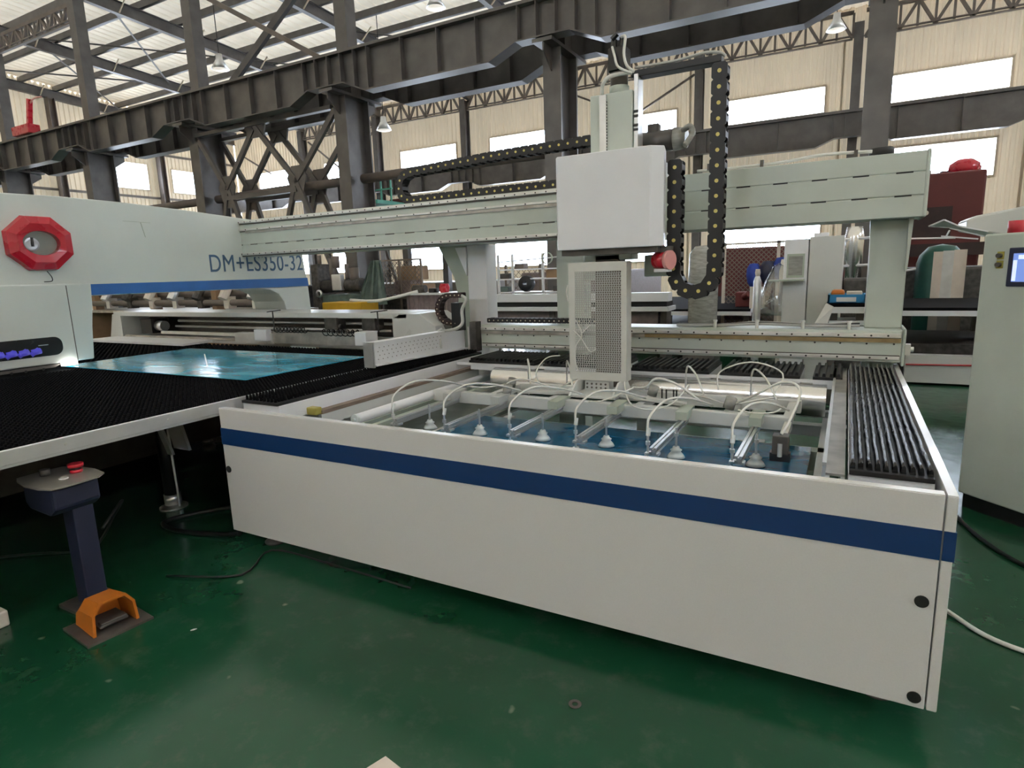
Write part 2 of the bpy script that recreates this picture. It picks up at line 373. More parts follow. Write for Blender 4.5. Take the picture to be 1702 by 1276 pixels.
# wall columns + lattice trusses along the far wall
for k, x in enumerate(WC+[5.64]):
    r = root('wall_column', (x, 28.1, 0), 'brown-grey steel column against the cream far wall at bay line %s' % ['behind the rightmost tall column', 'behind the vertical cable chain', 'behind the lifting head', 'beside the horizontal chain loop', 'right of the V braces', 'between the V braces', 'beyond the right edge'][k], 'column', 'far wall columns')
    MB().box(x-.16, x+.16, 27.8, 27.84, 0, 10.3).box(x-.16, x+.16, 28.2, 28.24, 0, 10.3).box(x-.012, x+.012, 27.84, 28.2, 0, 10.3).build('shaft', 'steel_grey', r)
    box('drain_pipe', 'siding', r, x-.5, x-.42, 28.36, 28.44, 1, 9.9)
for yy in (12.2, 17.7, 23.1):
    tag(MB().box(XW+.1, XW+.5, yy-.16, yy-.13, 0, rb(yy)).box(XW+.1, XW+.5, yy+.13, yy+.16, 0, rb(yy)).box(XW+.28, XW+.31, yy-.13, yy+.13, 0, rb(yy)).build('end_wall_column', 'steel_shade'), 'grey steel column on the left end wall, '+{12.2: 'nearest', 17.7: 'middle', 23.1: 'farthest'}[yy]+' one', 'column', 'left end wall columns')
for zz, zn in ((1.6, 'lowest'), (6.5, 'middle'), (9.0, 'highest')):
    tag(box('wall_rail', 'steel_shade', None, XW+.05, XW+.13, 0, YW, zz, zz+.12), 'horizontal steel rail along the left end wall, %s of three' % zn, 'rail', 'left wall rails')
def truss(x0, x1, y, z0, z1, n, label, m='steel_shade'):
    r = root('lattice_truss', ((x0+x1)/2, y, z0), label, 'truss', 'lattice trusses')
    box('bottom_chord', m, r, x0, x1, y-.06, y+.06, z0, z0+.045); box('bottom_chord', m, r, x0, x1, y-.06, y+.06, z0+.11, z0+.15); box('top_chord', m, r, x0, x1, y-.06, y+.06, z1-.12, z1)
    d = (x1-x0)/n
    for i in range(n):
        xa = x0+i*d; xb = xa+d
        p, q = ((xa, y, z0+.04), (xb, y, z1-.04)) if i % 2 == 0 else ((xa, y, z1-.04), (xb, y, z0+.04))
        MB().bar(p, q, .10, .10, up=(0, 1, 0)).build('diagonal', m, r)
        MB().box(xb-.04, xb+.04, y-.03, y+.03, z0+.08, z1-.08).build('vertical', m, r)
L = sorted(WC+[5.64]); tl = ['above the window right of centre', 'over the far wall at left', 'over the far wall above the V braces', 'above the chain loop', 'behind the lifting head', 'above the vertical chain', 'right of the rightmost column']
for i, (a, b) in enumerate(zip(L[:-1], L[1:])):
    truss(a+.2, b-.2, 27.95, 9.75, 10.75, 10, 'brown lattice truss under the eaves of the far wall, '+['above the leftmost far window', 'left of the V braces', 'right of the V braces', 'above the chain loop', 'left of the vertical chain', 'left of the rightmost column'][i])
truss(10-4.1, 11.6, 27.95, 9.75, 10.75, 10, 'brown lattice truss beyond the right edge of the far wall')
truss(CX[5]+.2, CX[4]-.2, 13.0, 10.55, 11.2, 12, 'dark lattice truss in the top left corner beside the column')
truss(XW+.5, CX[5]-.2, 13.0, 10.55, 11.2, 12, 'dark lattice truss at the far left column row')
# wall cross braces
for k, (a, b, z0, z1) in enumerate([(-11.6, -8.9, 9.6, 8.3), (-8.9, -6.2, 8.3, 9.6), (-35, -32.4, 9.6, 8.2), (-26.4, -23.8, 7.8, 9.7), (-29, -26.4, 9.7, 7.8)]):
    tag(MB().bar((a, 28.2, z0), (b, 28.2, z1), .08, .08, up=(0, 1, 0)).build('wall_brace', 'steel_shade'), 'thin diagonal brace on the cream far wall, '+['falling one left of the head', 'rising one left of the head', 'at the left corner', 'rising one behind the V braces', 'falling one behind the V braces'][k], 'brace', 'far wall diagonal braces')
# bracing in the main row
def brace(pts, y, label, w=.16, m='steel_grey'):
    tag(MB().bar((pts[0], y, pts[1]), (pts[2], y, pts[3]), w, .12, up=(0, 1, 0)).build('cross_brace', m), label, 'brace', 'upper cross braces')
brace((-17.4, 10.1, -11.8, 6.95), 12.9, 'slim steel brace falling rightward above the crane girder', .12, 'steel_shade')
brace((-16.8, 7.0, -11.9, 10.0), 13.0, 'dark heavy brace rising rightward above the crane girder', .2, 'steel_dark')
for y, tl in ((12.5, 'front'), (13.3, 'rear')):
    r = root('brace_frame', (-14.6, y, 3), 'V-shaped steel brace frame with gusset plates, %s one of two under the girders' % tl, 'brace', 'V brace frames')
    m = 'steel_grey'
    for (a, b, c, d) in [(-17.4, 5.95, -16.3, 4.35), (-11.8, 5.9, -13.4, 4.3), (-14.9, 5.85, -16.3, 4.35), (-14.8, 5.85, -13.4, 4.3), (-16.3, 4.3, -17.2, 1.2), (-16.2, 4.3, -15.8, 3.2), (-13.4, 4.3, -12.0, 1.2), (-13.45, 4.3, -13.9, 3.2)]:
        MB().bar((a, y, b), (c, y, d), .14, .1, up=(0, 1, 0)).build('diagonal', m, r)
    for (x, z) in ((-16.3, 4.3), (-13.4, 4.3)):
        MB().prism([(x-.35, z+.1), (x-.15, z+.4), (x+.25, z+.4), (x+.38, z+.1), (x+.15, z-.5), (x-.15, z-.5)], 'y', y-.02, y+.02).build('gusset', m, r)
    MB().prism([(-15.3, 6.0), (-14.4, 6.0), (-14.5, 5.6), (-15.1, 5.6)], 'y', y-.02, y+.02).build('gusset', m, r)
    box('tie_beam', m, r, -16.3, -13.4, y-.06, y+.06, 4.02, 4.14); box('top_tie', m, r, -17.4, -11.9, y-.08, y+.08, 5.92, 6.02)
for i, (a, b) in enumerate(zip(CX[1:-1], CX[2:])):
    za, zb = 4.28+(a+.0)*.0066, 4.28+(b)*.0066
    tag(MB().cyl((b+.21, 12.9, zb), (a-.21, 12.9, za), .12, n=14).build('overhead_pipe', 'steel_shade', smooth=True), 'brown horizontal pipe length between the tall columns, '+['just left of the lifting head', 'crossing behind the V braces', 'left of the V braces', 'above the white press at far left'][i], 'pipe', 'overhead pipe lengths')
# high bay lamps
def lamp(x, y, z, label):
    r = root('pendant_lamp', (x, y, z), label, 'lamp', 'high bay lamps')
    MB().lathe([(.10, .5), (.12, .32), (.30, 0), (.28, 0)], (x, y, z), 16).build('reflector', 'aluminium', r, smooth=True)
    MB().lathe([(.0, -.03), (.25, -.02), (.25, .0), (0, .01)], (x, y, z), 16).build('bulb_glass', 'lamp_glow', r, smooth=True)
    MB().cyl((x, y, z+.5), (x, y, rb(y)+.73), .015, n=6).build('cord', 'black', r)
lamp(-11.6, 17.0, 9.7, 'bell-shaped lamp hanging from the roof, above the girder near top centre')
lamp(-19.85, 15.5, 9.0, 'bell-shaped lamp hanging under the roof at upper left')
lamp(-.8, 24.0, 9.0, 'bell-shaped lamp near the rightmost column and the truss')
lamp(-16.4, 20.0, 7.3, 'small bell-shaped lamp right of the column with V braces')
lamp(-32, 23.8, 8.6, 'small bell-shaped lamp on the left end wall side')
# red crane part top left
r = root('red_crane_bracket', (-26.4, 12.15, 7.1), 'red crane bracket standing on the girder at the left edge', 'crane part')
MB().box(-27.1, -25.9, 12.0, 12.4, 7.1, 7.42).build('body', 'red', r, bev=.03); MB().bar((-26.2, 12.2, 7.4), (-25.9, 12.2, 8.25), .14, .14, up=(0, 1, 0)).build('arm', 'red', r); MB().tube([(-25.95, 12.2, 8.1), (-25.6, 12.2, 8.22), (-25.1, 12.2, 8.2)], .03).build('hook_rod', 'red_light', r)

# ================================================================ STORAGE MACHINE (front right)
r = root('sheet_storage_machine', (-1.5, 3.8, 0), 'large white box-sided sheet storage machine with navy blue stripe, in the foreground', 'machine')
ZB, ZT = .12, .92
MB().prism([(2.35, ZB), (2.35, ZT), (2.392, ZT), (2.392, ZT-.018), (2.372, ZT-.018), (2.372, ZB)], 'x', -3.38, .328).build('front_panel', 'paint_fine', r, bev=.003)
MB().box(-3.379, .327, 2.352, 2.391, ZT, ZT+.0025).build('top_lip', 'lip_white', r, label='glossy folded top lip, window reflection painted white')
MB().box(.334, .364, 2.352, 5.279, ZT, ZT+.0025).build('top_lip', 'lip_white', r)
MB().box(.333, .365, 2.35, 5.28, ZB, ZT).build('side_panel', 'paint_fine', r, bev=.004, label='white right side panel')
box('side_panel', 'paint_fine', r, -3.38, -3.35, 2.38, 5.28, ZB, ZT-.1)
MB().box(-3.382, .328, 2.3465, 2.351, .692, .797).build('blue_stripe', 'blue_stripe', r, label='navy blue stripe on the front')
MB().box(.3335, .3685, 2.3465, 5.28, .692, .797).build('blue_stripe', 'blue_stripe', r)
for (x, z) in ((.29, .53), (.295, .16), (-3.35, .53)):
    MB().lathe([(.0, -.001), (.022, -.001), (.022, .004), (0, .004)], (x, 2.347, z), 18, 'y').build('hole_plug', 'black', r)
for (x, y) in ((.2, 2.58), (-3.2, 2.52), (.2, 5.0), (-3.2, 5.0), (-1.5, 5.0)):
    ft = MB().lathe([(.0, 0), (.065, 0), (.07, .012), (.045, .028), (.018, .035), (.018, .14), (0, .14)], (x, y, 0), 18).build('levelling_foot', 'dirt_steel', r, smooth=True)
# inner frame
fr = 'paint_white'
box('inner_tray', 'film_grey', r, -3.1, -2.5, 2.6, 4.9, .50, .53)
for (x, y) in ((-3.30, 2.5), (.25, 2.5), (-3.30, 5.1), (.25, 5.1), (-2.3, 4.1), (-.45, 4.1), (-1.45, 4.9)):
    box('frame_post', fr, r, x-.04, x+.04, y-.04, y+.04, .10, .56 if y == 4.1 else .86)
box('frame_beam', fr, r, -3.3, .30, 2.45, 2.53, .14, .22); box('frame_beam', fr, r, -3.3, .30, 4.95, 5.05, .40, .48)
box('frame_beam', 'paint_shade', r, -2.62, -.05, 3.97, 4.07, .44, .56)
box('frame_beam', fr, r, -3.3, .30, 4.72, 4.80, .60, .64)
box('frame_beam', fr, r, -2.62, -2.54, 2.5, 4.9, .46, .56); box('frame_beam', fr, r, -.10, -.04, 2.5, 4.9, .46, .56)
# right guide and stained ledge
MB().prism([(-.06, .60), (-.045, .60), (-.015, .90), (-.03, .90)], 'y', 2.5, 5.0).build('guide_plate', 'paint_light', r)
box('ledge', 'stained_steel', r, -.03, .035, 2.5, 5.1, .895, .905); box('ledge_skirt', 'paint_white', r, .02, .035, 2.5, 5.1, .55, .895)
box('guide_rod', 'aluminium', r, -.045, -.03, 2.6, 5.0, .90, .915)
# back stop: bright steel sheet
vs = [(4.66, .865), (4.60, .863), (4.555, .85), (4.52, .82), (4.505, .78), (4.50, .66)]
MB().add([(x, y, z) for x in (-2.7, -.08) for y, z in vs]+[(x, y+.004, z-.004) for x in (-2.7, -.08) for y, z in vs], [(i, i+1, 7+i, 6+i) for i in range(5)]+[(12+i, 18+i, 19+i, 13+i) for i in range(5)]+[(0, 6, 18, 12), (5, 17, 23, 11)]).build('back_stop', 'steel_sheet', r, smooth=True, label='shiny rolled steel back stop sheet')
# side supply tables with brush strips
def strip_table(x0, x1, y0, y1, name):
    MB().box(x0, x1, y0, y1, .80, .905).build(name, 'paint_light', r, bev=.004)
    box('brush_base', 'black', r, x0+.003, x1-.003, y0-.01, y1, .905, .922)
strip_table(.045, .318, 2.52, 5.08, 'brush_tray')
n = 10
rid = None
for i in range(n):
    xc = .045+.273*(i+.5)/n; w = .0095
    mb = MB(); k = 46; vs = []
    for j in range(k+1):
        y = 2.535+(5.05-2.535)*j/k; dx = random.uniform(-.0015, .0015); dz = random.uniform(-.003, .003)
        vs += [(xc-w+dx, y, .922), (xc-w*.7+dx, y, .944+dz), (xc+dx, y, .952+dz), (xc+w*.7+dx, y, .944+dz), (xc+w+dx, y, .922)]
    fs = [(j*5+q, j*5+q+1, j*5+q+6, j*5+q+5) for j in range(k) for q in range(4)]+[(0, 1, 2, 3, 4), tuple(k*5+q for q in range(5))]
    mb.add(vs, fs); mb.build('brush_ridge', 'black_gloss', r, smooth=True)
# left strip: rows of dense bristle tufts
def tufts(x0, x1, y0, y1, z, h, px, py, wd=.006):
    mb = MB(); x = x0
    while x <= x1:
        y = y0
        while y <= y1:
            a = x+random.uniform(-.002, .002); b = y+random.uniform(-.002, .002)
            mb.add([(a-wd, b-wd, z), (a+wd, b-wd, z), (a+wd, b+wd, z), (a-wd, b+wd, z), (a-wd*.8, b-wd*.8, z+h), (a+wd*.8, b-wd*.8, z+h), (a+wd*.8, b+wd*.8, z+h), (a-wd*.8, b+wd*.8, z+h)],
                   [(4, 5, 6, 7), (0, 1, 5, 4), (1, 2, 6, 5), (2, 3, 7, 6), (3, 0, 4, 7)])
            y += py
        x += px
    return mb
strip_table(-3.45, -3.11, 2.58, 5.05, 'brush_tray')
tufts(-3.43, -3.13, 2.6, 5.03, .92, .03, .034, .026, .007).build('bristles', 'brush', r, kind='stuff')
# back brush tables: segments across with gaps
for (a, b) in ((-2.96, -2.30), (-2.22, -1.56), (-1.46, -.86), (-.78, -.25), (-.17, .01)):
    box('brush_tray', 'paint_light', r, a, b, 4.60, 5.12, .83, .895, bev=.003)
    box('brush_base', 'black', r, a, b, 4.58, 5.12, .895, .915)
    q = max(2, round((b-a)/.042))
    for i in range(q):
        xc = a+(b-a)*(i+.5)/q
        MB().prism([(xc-.011, .915), (xc+.011, .915), (xc+.008, .938), (xc-.008, .938)], 'y', 4.59, 5.1).build('brush_ridge', 'black', r)
box('front_bar', 'paint_light', r, -3.1, .03, 4.585, 4.60, .872, .893)
# left inner rails
b_ = box('wood_rail', 'wood', r, -3.08, -3.02, 2.85, 4.85, .80, .825); box('rail_bar', 'paint_white', r, -3.06, -3.03, 2.85, 4.85, .72, .80)
box('toggle_clamp', 'clamp_yellow', r, -3.12, -3.03, 2.80, 2.86, .80, .85, bev=.008)
MB().cyl((-2.87, 3.0, .745), (-2.87, 4.75, .745), .034, n=18).build('roller_tube', 'paint_light', r, smooth=True)
MB().cyl((-2.87, 2.985, .745), (-2.87, 3.0, .745), .036, n=18).cyl((-2.87, 2.97, .745), (-2.87, 2.985, .745), .012, n=10).build('roller_cap', 'cup', r)
box('rail_bar', 'paint_shade', r, -2.80, -2.76, 2.9, 4.8, .66, .70); box('rail_bar', 'paint_shade', r, -2.96, -2.93, 3.0, 4.8, .62, .68)
box('bracket_block', 'dirt_steel', r, -3.02, -2.9, 2.96, 3.04, .66, .72)
# blue sheet stack on the lift
sh = root('blue_sheet_stack', (-1.3, 3.2, .56), 'dark blue film-covered sheet stack lying inside the storage machine', 'sheet metal')
for k in range(4):
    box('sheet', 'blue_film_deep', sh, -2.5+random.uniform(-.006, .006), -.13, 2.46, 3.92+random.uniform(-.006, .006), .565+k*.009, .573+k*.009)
box('pallet', 'wood', sh, -2.45, -.16, 2.5, 3.88, .46, .563)
tag(box('film_tab', 'film_cyan', None, -.20, -.135, 2.60, 2.80, .603, .606), 'small bright cyan film scrap at the right end of the sheet stack', 'film scrap')

# ================================================================ GANTRY
g = root('gantry', (-3, 5.3, .95), 'pale green-white gantry with long upper beam and lower rail beam above the storage machine', 'gantry')
gw = 'paint_green_white'
# upper beam body with shallow grooves on the front
pr = [(5.10, 1.97), (5.50, 1.97), (5.50, 2.40), (5.10, 2.40), (5.10, 2.272), (5.106, 2.266), (5.10, 2.260), (5.10, 2.118), (5.106, 2.112), (5.10, 2.106)]
MB().prism(pr, 'x', -6.9, .425).build('upper_beam', gw, g, bev=.003)
MB().box(-6.95, -6.9, 5.08, 5.52, 1.95, 2.42).build('end_plate', gw, g, bev=.01)
MB().box(.42, .445, 5.09, 5.52, 1.965, 2.41).build('end_plate', gw, g, bev=.012)
MB().lathe([(0, -.02), (.028, -.02), (.03, 0), (0, .0)], (-6.8, 5.08, 2.06), 14, 'y').build('end_bolt', 'stained_steel', g)
for (z, h, y) in ((2.375, .028, 5.075), (2.285, .022, 5.078), (2.0, .028, 5.075)):
    MB().box(-6.88, -1.5, y, 5.10, z-h/2, z+h/2).build('guide_rail', 'rail', g, bev=.003)
    mb = MB(); x = -6.8
    while x < -1.55:
        mb.cyl((x, y-.002, z), (x, y, z), .0075, n=6); x += .105 if z != 2.285 else .21
    mb.build('rail_holes', 'black', g, kind='stuff')
for z in (2.352, 2.268, 1.978): box('rail_shadow', 'dirt_steel', g, -6.88, -1.5, 5.09, 5.10, z-.006, z+.004)  # dark strips paint the shadow line under each rail
box('gear_rack', 'stained_steel', g, -6.4, -1.5, 5.088, 5.10, 2.245, 2.272)
for z in (2.266, 2.112):                        # cut slots at the grooves of the plain right part
    for i in range(6): box('slot', 'black', g, -1.05+.26*i, -.95+.26*i, 5.097, 5.101, z-.005, z+.005)
for i in range(20): box('slot', 'dirt_steel', g, -6.6+.26*i, -6.48+.26*i, 5.097, 5.101, 2.107, 2.117)
# lower beam
MB().box(-3.15, .37, 5.12, 5.42, .955, 1.185).build('lower_beam', gw, g, bev=.006)
MB().box(-3.14, .36, 5.095, 5.12, 1.135, 1.165).build('guide_rail', 'rail', g, bev=.003); MB().box(-3.14, .36, 5.10, 5.12, .975, 1.0).build('guide_rail', 'rail', g, bev=.003)
MB().box(-1.5, .36, 5.105, 5.12, 1.10, 1.13).build('gear_rack', 'brass_rack', g); MB().box(-3.14, -1.5, 5.105, 5.12, 1.10, 1.13).build('gear_rack', 'stained_steel', g); box('rail_shadow', 'dirt_steel', g, -3.14, .36, 5.112, 5.12, 1.0, 1.008)  # last strip paints the shadow line at the lower rail
for (z, y, st) in ((1.15, 5.095, .105), (1.088, 5.118, .17), (.988, 5.10, .105)):
    mb = MB(); x = -3.08
    while x < .33: mb.cyl((x, y-.002, z), (x, y, z), .0075, n=6); x += st
    mb.build('rail_holes', 'black', g, kind='stuff')
MB().box(.37, .39, 5.1, 5.44, .93, 1.2).build('end_plate', gw, g, bev=.01)
MB().box(.39, .43, 5.2, 5.24, 1.0, 1.08).cyl((.43, 5.22, 1.04), (.45, 5.22, 1.04), .02).build('end_bolt', 'rail', g)
# legs
def leg(x0, x1, y0, y1, z0, z1, m=gw):
    return MB().box(x0, x1, y0, y1, z0, z1).build('leg', m, g, bev=.008)
leg(.13, .37, 5.3, 5.5, 1.185, 1.97)
MB().prism([(.12, 1.97), (.145, 1.97), (.145, 1.60), (.135, 1.58)], 'y', 5.24, 5.3).build('leg_rib', gw, g)
MB().prism([(.355, 1.97), (.385, 1.97), (.37, 1.62), (.36, 1.60)], 'y', 5.22, 5.3).build('leg_rib', gw, g)
leg(-3.47, -3.24, 5.42, 5.62, .0, 1.97, 'paint_light')
leg(-2.46, -2.18, 5.42, 5.62, .0, 1.97)
pts = [(-3.84, 1.97), (-3.47, 1.97), (-3.47, .0), (-3.62, .0), (-3.62, 1.45), (-3.66, 1.65)]
MB().prism(pts, 'y', 5.45, 5.60).build('leg_flare', 'paint_shade', g)
MB().prism([(-3.60, 1.95), (-3.47, 1.95), (-3.47, 1.66)], 'y', 5.40, 5.45).build('leg_gusset', 'paint_light', g)
leg(.13, .37, 5.42, 5.6, 0, .955)
# things on the beams
tag(MB().lathe([(0, 0), (.075, 0), (.08, .01), (.08, .045), (.07, .055), (0, .055)], (.16, 5.32, 2.42), 20).build('motor_cap', 'black', smooth=True), 'round black cap on top of the gantry upper beam at right', 'cap')
for i, x in enumerate((-.62, .0)):
    tag(MB().box(x-.012, x+.012, 5.14, 5.18, 2.40, 2.455).build('cable_clip', 'dirt_steel'), 'small metal cable clip on the upper beam, '+['nearer the chain', 'nearer the right leg'][i], 'clip', 'upper beam cable clips')
tag(MB().tube([(-1.1, 5.16, 2.425), (-.8, 5.16, 2.42), (-.5, 5.17, 2.425), (-.2, 5.18, 2.45), (.1, 5.2, 2.44)], .012).build('air_hose', 'plastic_hose', smooth=True), 'thin pale hose lying along the top of the upper beam', 'hose')
tag(box('sensor_block', 'dirt_steel', None, -1.02, -.88, 5.14, 5.22, 2.42, 2.47), 'small grey sensor block beside the cable chain on the upper beam', 'sensor')
for i, x in enumerate((-.93, -.61, -.28, .03)):
    tag(MB().cyl((x, 5.16, 1.185), (x, 5.16, 1.235), .013).cyl((x, 5.16, 1.235), (x, 5.16, 1.25), .018).build('cable_clip', 'plastic_hose'), 'white plastic cable clip on the lower beam, '+['first', 'second', 'third', 'fourth'][i]+' from the guard', 'clip', 'lower beam cable clips')
for k in range(3):
    tag(MB().tube([(-1.25+.0*k, 5.2+.03*k, 1.2), (-.9, 5.19+.03*k, 1.20), (-.6, 5.2+.03*k, 1.215+.004*k), (-.2, 5.2+.03*k, 1.205), (.1, 5.2+.03*k, 1.21+.01*k)], .011).build('beam_cable', ['cable_grey', 'black', 'cable_grey'][k], smooth=True), 'cable on top of the lower beam, '+['front', 'middle', 'rear'][k]+' one', 'cable', 'cables on the lower beam')
# ---- cable chains
def chain(name, path, pitch, h, w, label, plug='plug_yellow', axis='y', body='black', hole=True):
    # path: list of (x, z) dense polyline; y centre given per chain
    (pts, y) = path
    P = [Vector((p[0], 0, p[1])) for p in pts]; r = root(name, (P[0].x, y, P[0].z), label, 'cable chain')
    seg = [0]
    for a, b in zip(P[:-1], P[1:]): seg.append(seg[-1]+(b-a).length)
    def at(t):
        for i in range(len(P)-1):
            if seg[i+1] >= t: return P[i].lerp(P[i+1], (t-seg[i])/(seg[i+1]-seg[i]))
        return P[-1]
    n = int(seg[-1]/pitch); first = None; fp = None
    for i in range(n):
        a = at(i*pitch); b = at((i+1)*pitch); c = (a+b)/2; ang = -math.atan2(b.z-a.z, b.x-a.x); L = pitch*.53; e = h/2
        if first is None:
            mb = MB(); o8 = [(-L, -e*.7), (-L*.7, -e), (L*.7, -e), (L, -e*.7), (L, e*.7), (L*.7, e), (-L*.7, e), (-L, e*.7)]
            for s_ in (-1, 1):
                mb.prism(o8, 'y', s_*w/2-.006, s_*w/2+.006)
            mb.box(-L*.35, L*.35, -w/2, w/2, e-.008, e).box(-L*.35, L*.35, -w/2, w/2, -e, -e+.008)
            first = mb.build('chain_link', body); first.parent = r; first.location = c-Vector((P[0].x, 0, P[0].z)); first.rotation_euler = (0, ang, 0); lk = first
        else:
            lk = inst(first, 'chain_link', c-Vector((P[0].x, 0, P[0].z)), r, (0, ang, 0))
        if fp is None:
            pr_ = h*.13
            fp = MB().cyl((0, -w/2-.010, 0), (0, -w/2-.005, 0), pr_, n=10).build('pin_cap', plug); fp.parent = lk; WL[fp] = Vector()
        else:
            inst(fp, 'pin_cap', (0, 0, 0), lk)
    return r
def arc(cx, cz, rad, a0, a1, n=16): return [(cx+rad*math.cos(math.radians(a0+(a1-a0)*i/n)), cz+rad*math.sin(math.radians(a0+(a1-a0)*i/n))) for i in range(n+1)]
chain('cable_chain', ([(-1.95, 2.80), (-3.0, 2.78), (-4.05, 2.73)]+arc(-4.05, 2.59, .14, 90, 270)+[(-3.5, 2.455), (-1.9, 2.455)], 5.33), .088, .085, .10, 'horizontal black cable chain looping over the upper beam left of the head')
chain('cable_chain', ([(-.81, 2.98), (-.81, 1.65)]+arc(-.95, 1.64, .14, 0, -180)+[(-1.09, 1.65), (-1.09, 2.5)], 4.45), .098, .10, .09, 'hanging U-shaped black cable chain with yellow pin caps right of the head')
chain('cable_chain', ([(-3.1, 1.225), (-1.75, 1.225)], 5.2), .05, .045, .07, 'small dark cable chain lying on the lower beam left of the head', 'plug_pale')
chain('cable_chain', ([(-3.36, 1.475), (-3.50, 1.475)]+arc(-3.52, 1.335, .14, 90, 270)+[(-3.4, 1.195)], 5.15), .05, .05, .08, 'small C-shaped dark cable chain above the perforated channel', 'plug_pale', body='maroon_dark')

# ================================================================ LIFTING HEAD
h = root('lifting_head', (-1.5, 4.5, 1.8), 'white lifting head with tall square mast hanging on the gantry above the suction frame', 'lifting head')
Y0 = 4.15
b8 = [(-1.89, 4.19), (-1.865, Y0), (-1.19, Y0), (-1.115, 4.22), (-1.155, 4.42), (-1.89, 4.42)]
MB().prism(b8, 'z', 1.83, 2.48).build('housing', 'paint_light', h, bev=.006)
MB().box(-1.84, -1.25, 4.42, 5.06, 1.9, 2.46).build('carriage_box', gw, h)
MB().box(-1.86, -1.15, 4.2, 4.42, 1.79, 1.83).build('bottom_plate', 'dirt_steel', h)
MB().box(-1.69, -1.38, 4.36, 4.52, 1.75, 2.90).build('mast', gw, h, bev=.006)
MB().box(-1.615, -1.565, 4.345, 4.36, 2.48, 2.89).build('mast_rail', 'rail', h)
mb = MB(); z = 2.50
while z < 2.86: mb.cyl((-1.56, 4.344, z), (-1.56, 4.3465, z), .005, n=6); z += .02
mb.build('rail_holes', 'black', h, kind='stuff')
MB().box(-1.66, -1.47, 4.36, 4.5, .80, 1.79).build('lower_mast', 'steel_shade', h, bev=.006)  # dark colour paints the shade behind the guard; mast is pale green
MB().box(-1.80, -1.70, 4.5, 4.9, 1.6, 1.8).build('carriage_plate', gw, h)
# side bracket plate with notches
MB().box(-1.375, -1.345, 4.38, 4.5, 2.50, 3.0).build('side_bracket', 'aluminium', h, bev=.003)
for z in (2.63, 2.66, 2.72, 2.75): box('notch', 'black', h, -1.376, -1.342, 4.37, 4.38, z, z+.014)
# motor
MB().cyl((-1.5, 4.44, 2.90), (-1.5, 4.44, 2.95), .07, n=20).build('motor_flange', gw, h, smooth=True)
MB().cyl((-1.5, 4.44, 2.95), (-1.5, 4.44, 3.04), .062, n=16).build('gearbox', 'dirt_steel', h, smooth=True)
MB().box(-1.565, -1.435, 4.38, 4.50, 3.04, 3.20).build('motor', 'black_gloss', h, bev=.012)
MB().cyl((-1.53, 4.42, 3.20), (-1.53, 4.42, 3.255), .022).cyl((-1.47, 4.42, 3.20), (-1.47, 4.42, 3.265), .02).cyl((-1.54, 4.4, 3.255), (-1.50, 4.4, 3.285), .018).build('motor_connector', 'black_gloss', h)
MB().tube([(-1.47, 4.40, 3.26), (-1.43, 4.36, 3.24), (-1.44, 4.36, 3.14), (-1.42, 4.36, 3.06), (-1.38, 4.4, 3.02)], .010).tube([(-1.53, 4.38, 3.2), (-1.50, 4.34, 3.13), (-1.47, 4.33, 3.05), (-1.38, 4.36, 3.0)], .009).tube([(-1.40, 4.4, 3.02), (-1.52, 4.33, 3.00), (-1.58, 4.33, 2.96), (-1.60, 4.36, 2.90)], .014).build('motor_cable', 'plastic_hose', h, smooth=True)
MB().box(-1.40, -.80, 4.40, 4.50, 2.985, 3.03).build('chain_arm', 'black', h, bev=.004)
MB().tube([(-1.38, 4.42, 3.05), (-1.1, 4.42, 3.045), (-.92, 4.42, 3.06), (-.82, 4.42, 3.045), (-.78, 4.43, 3.02)], .010).build('arm_cable', 'cable_grey', h, smooth=True)
MB().cyl((-1.44, 4.7, 2.60), (-1.16, 4.7, 2.60), .075, n=18).box(-1.36, -1.28, 4.66, 4.74, 2.46, 2.72).build('servo_motor', 'steel_grey', h, smooth=True)
MB().cyl((-1.17, 4.7, 2.60), (-1.08, 4.7, 2.60), .082, .07, n=14).tube([(-1.10, 4.65, 2.64), (-1.04, 4.62, 2.66), (-1.02, 4.6, 2.60), (-1.06, 4.55, 2.52)], .02).build('wrapped_connector', 'wrap', h, smooth=True)
# motor on right under the housing + red beacon
MB().box(-1.36, -1.15, 4.6, 4.85, 1.62, 1.78).build('side_gearbox', 'paint_shade', h, bev=.01)
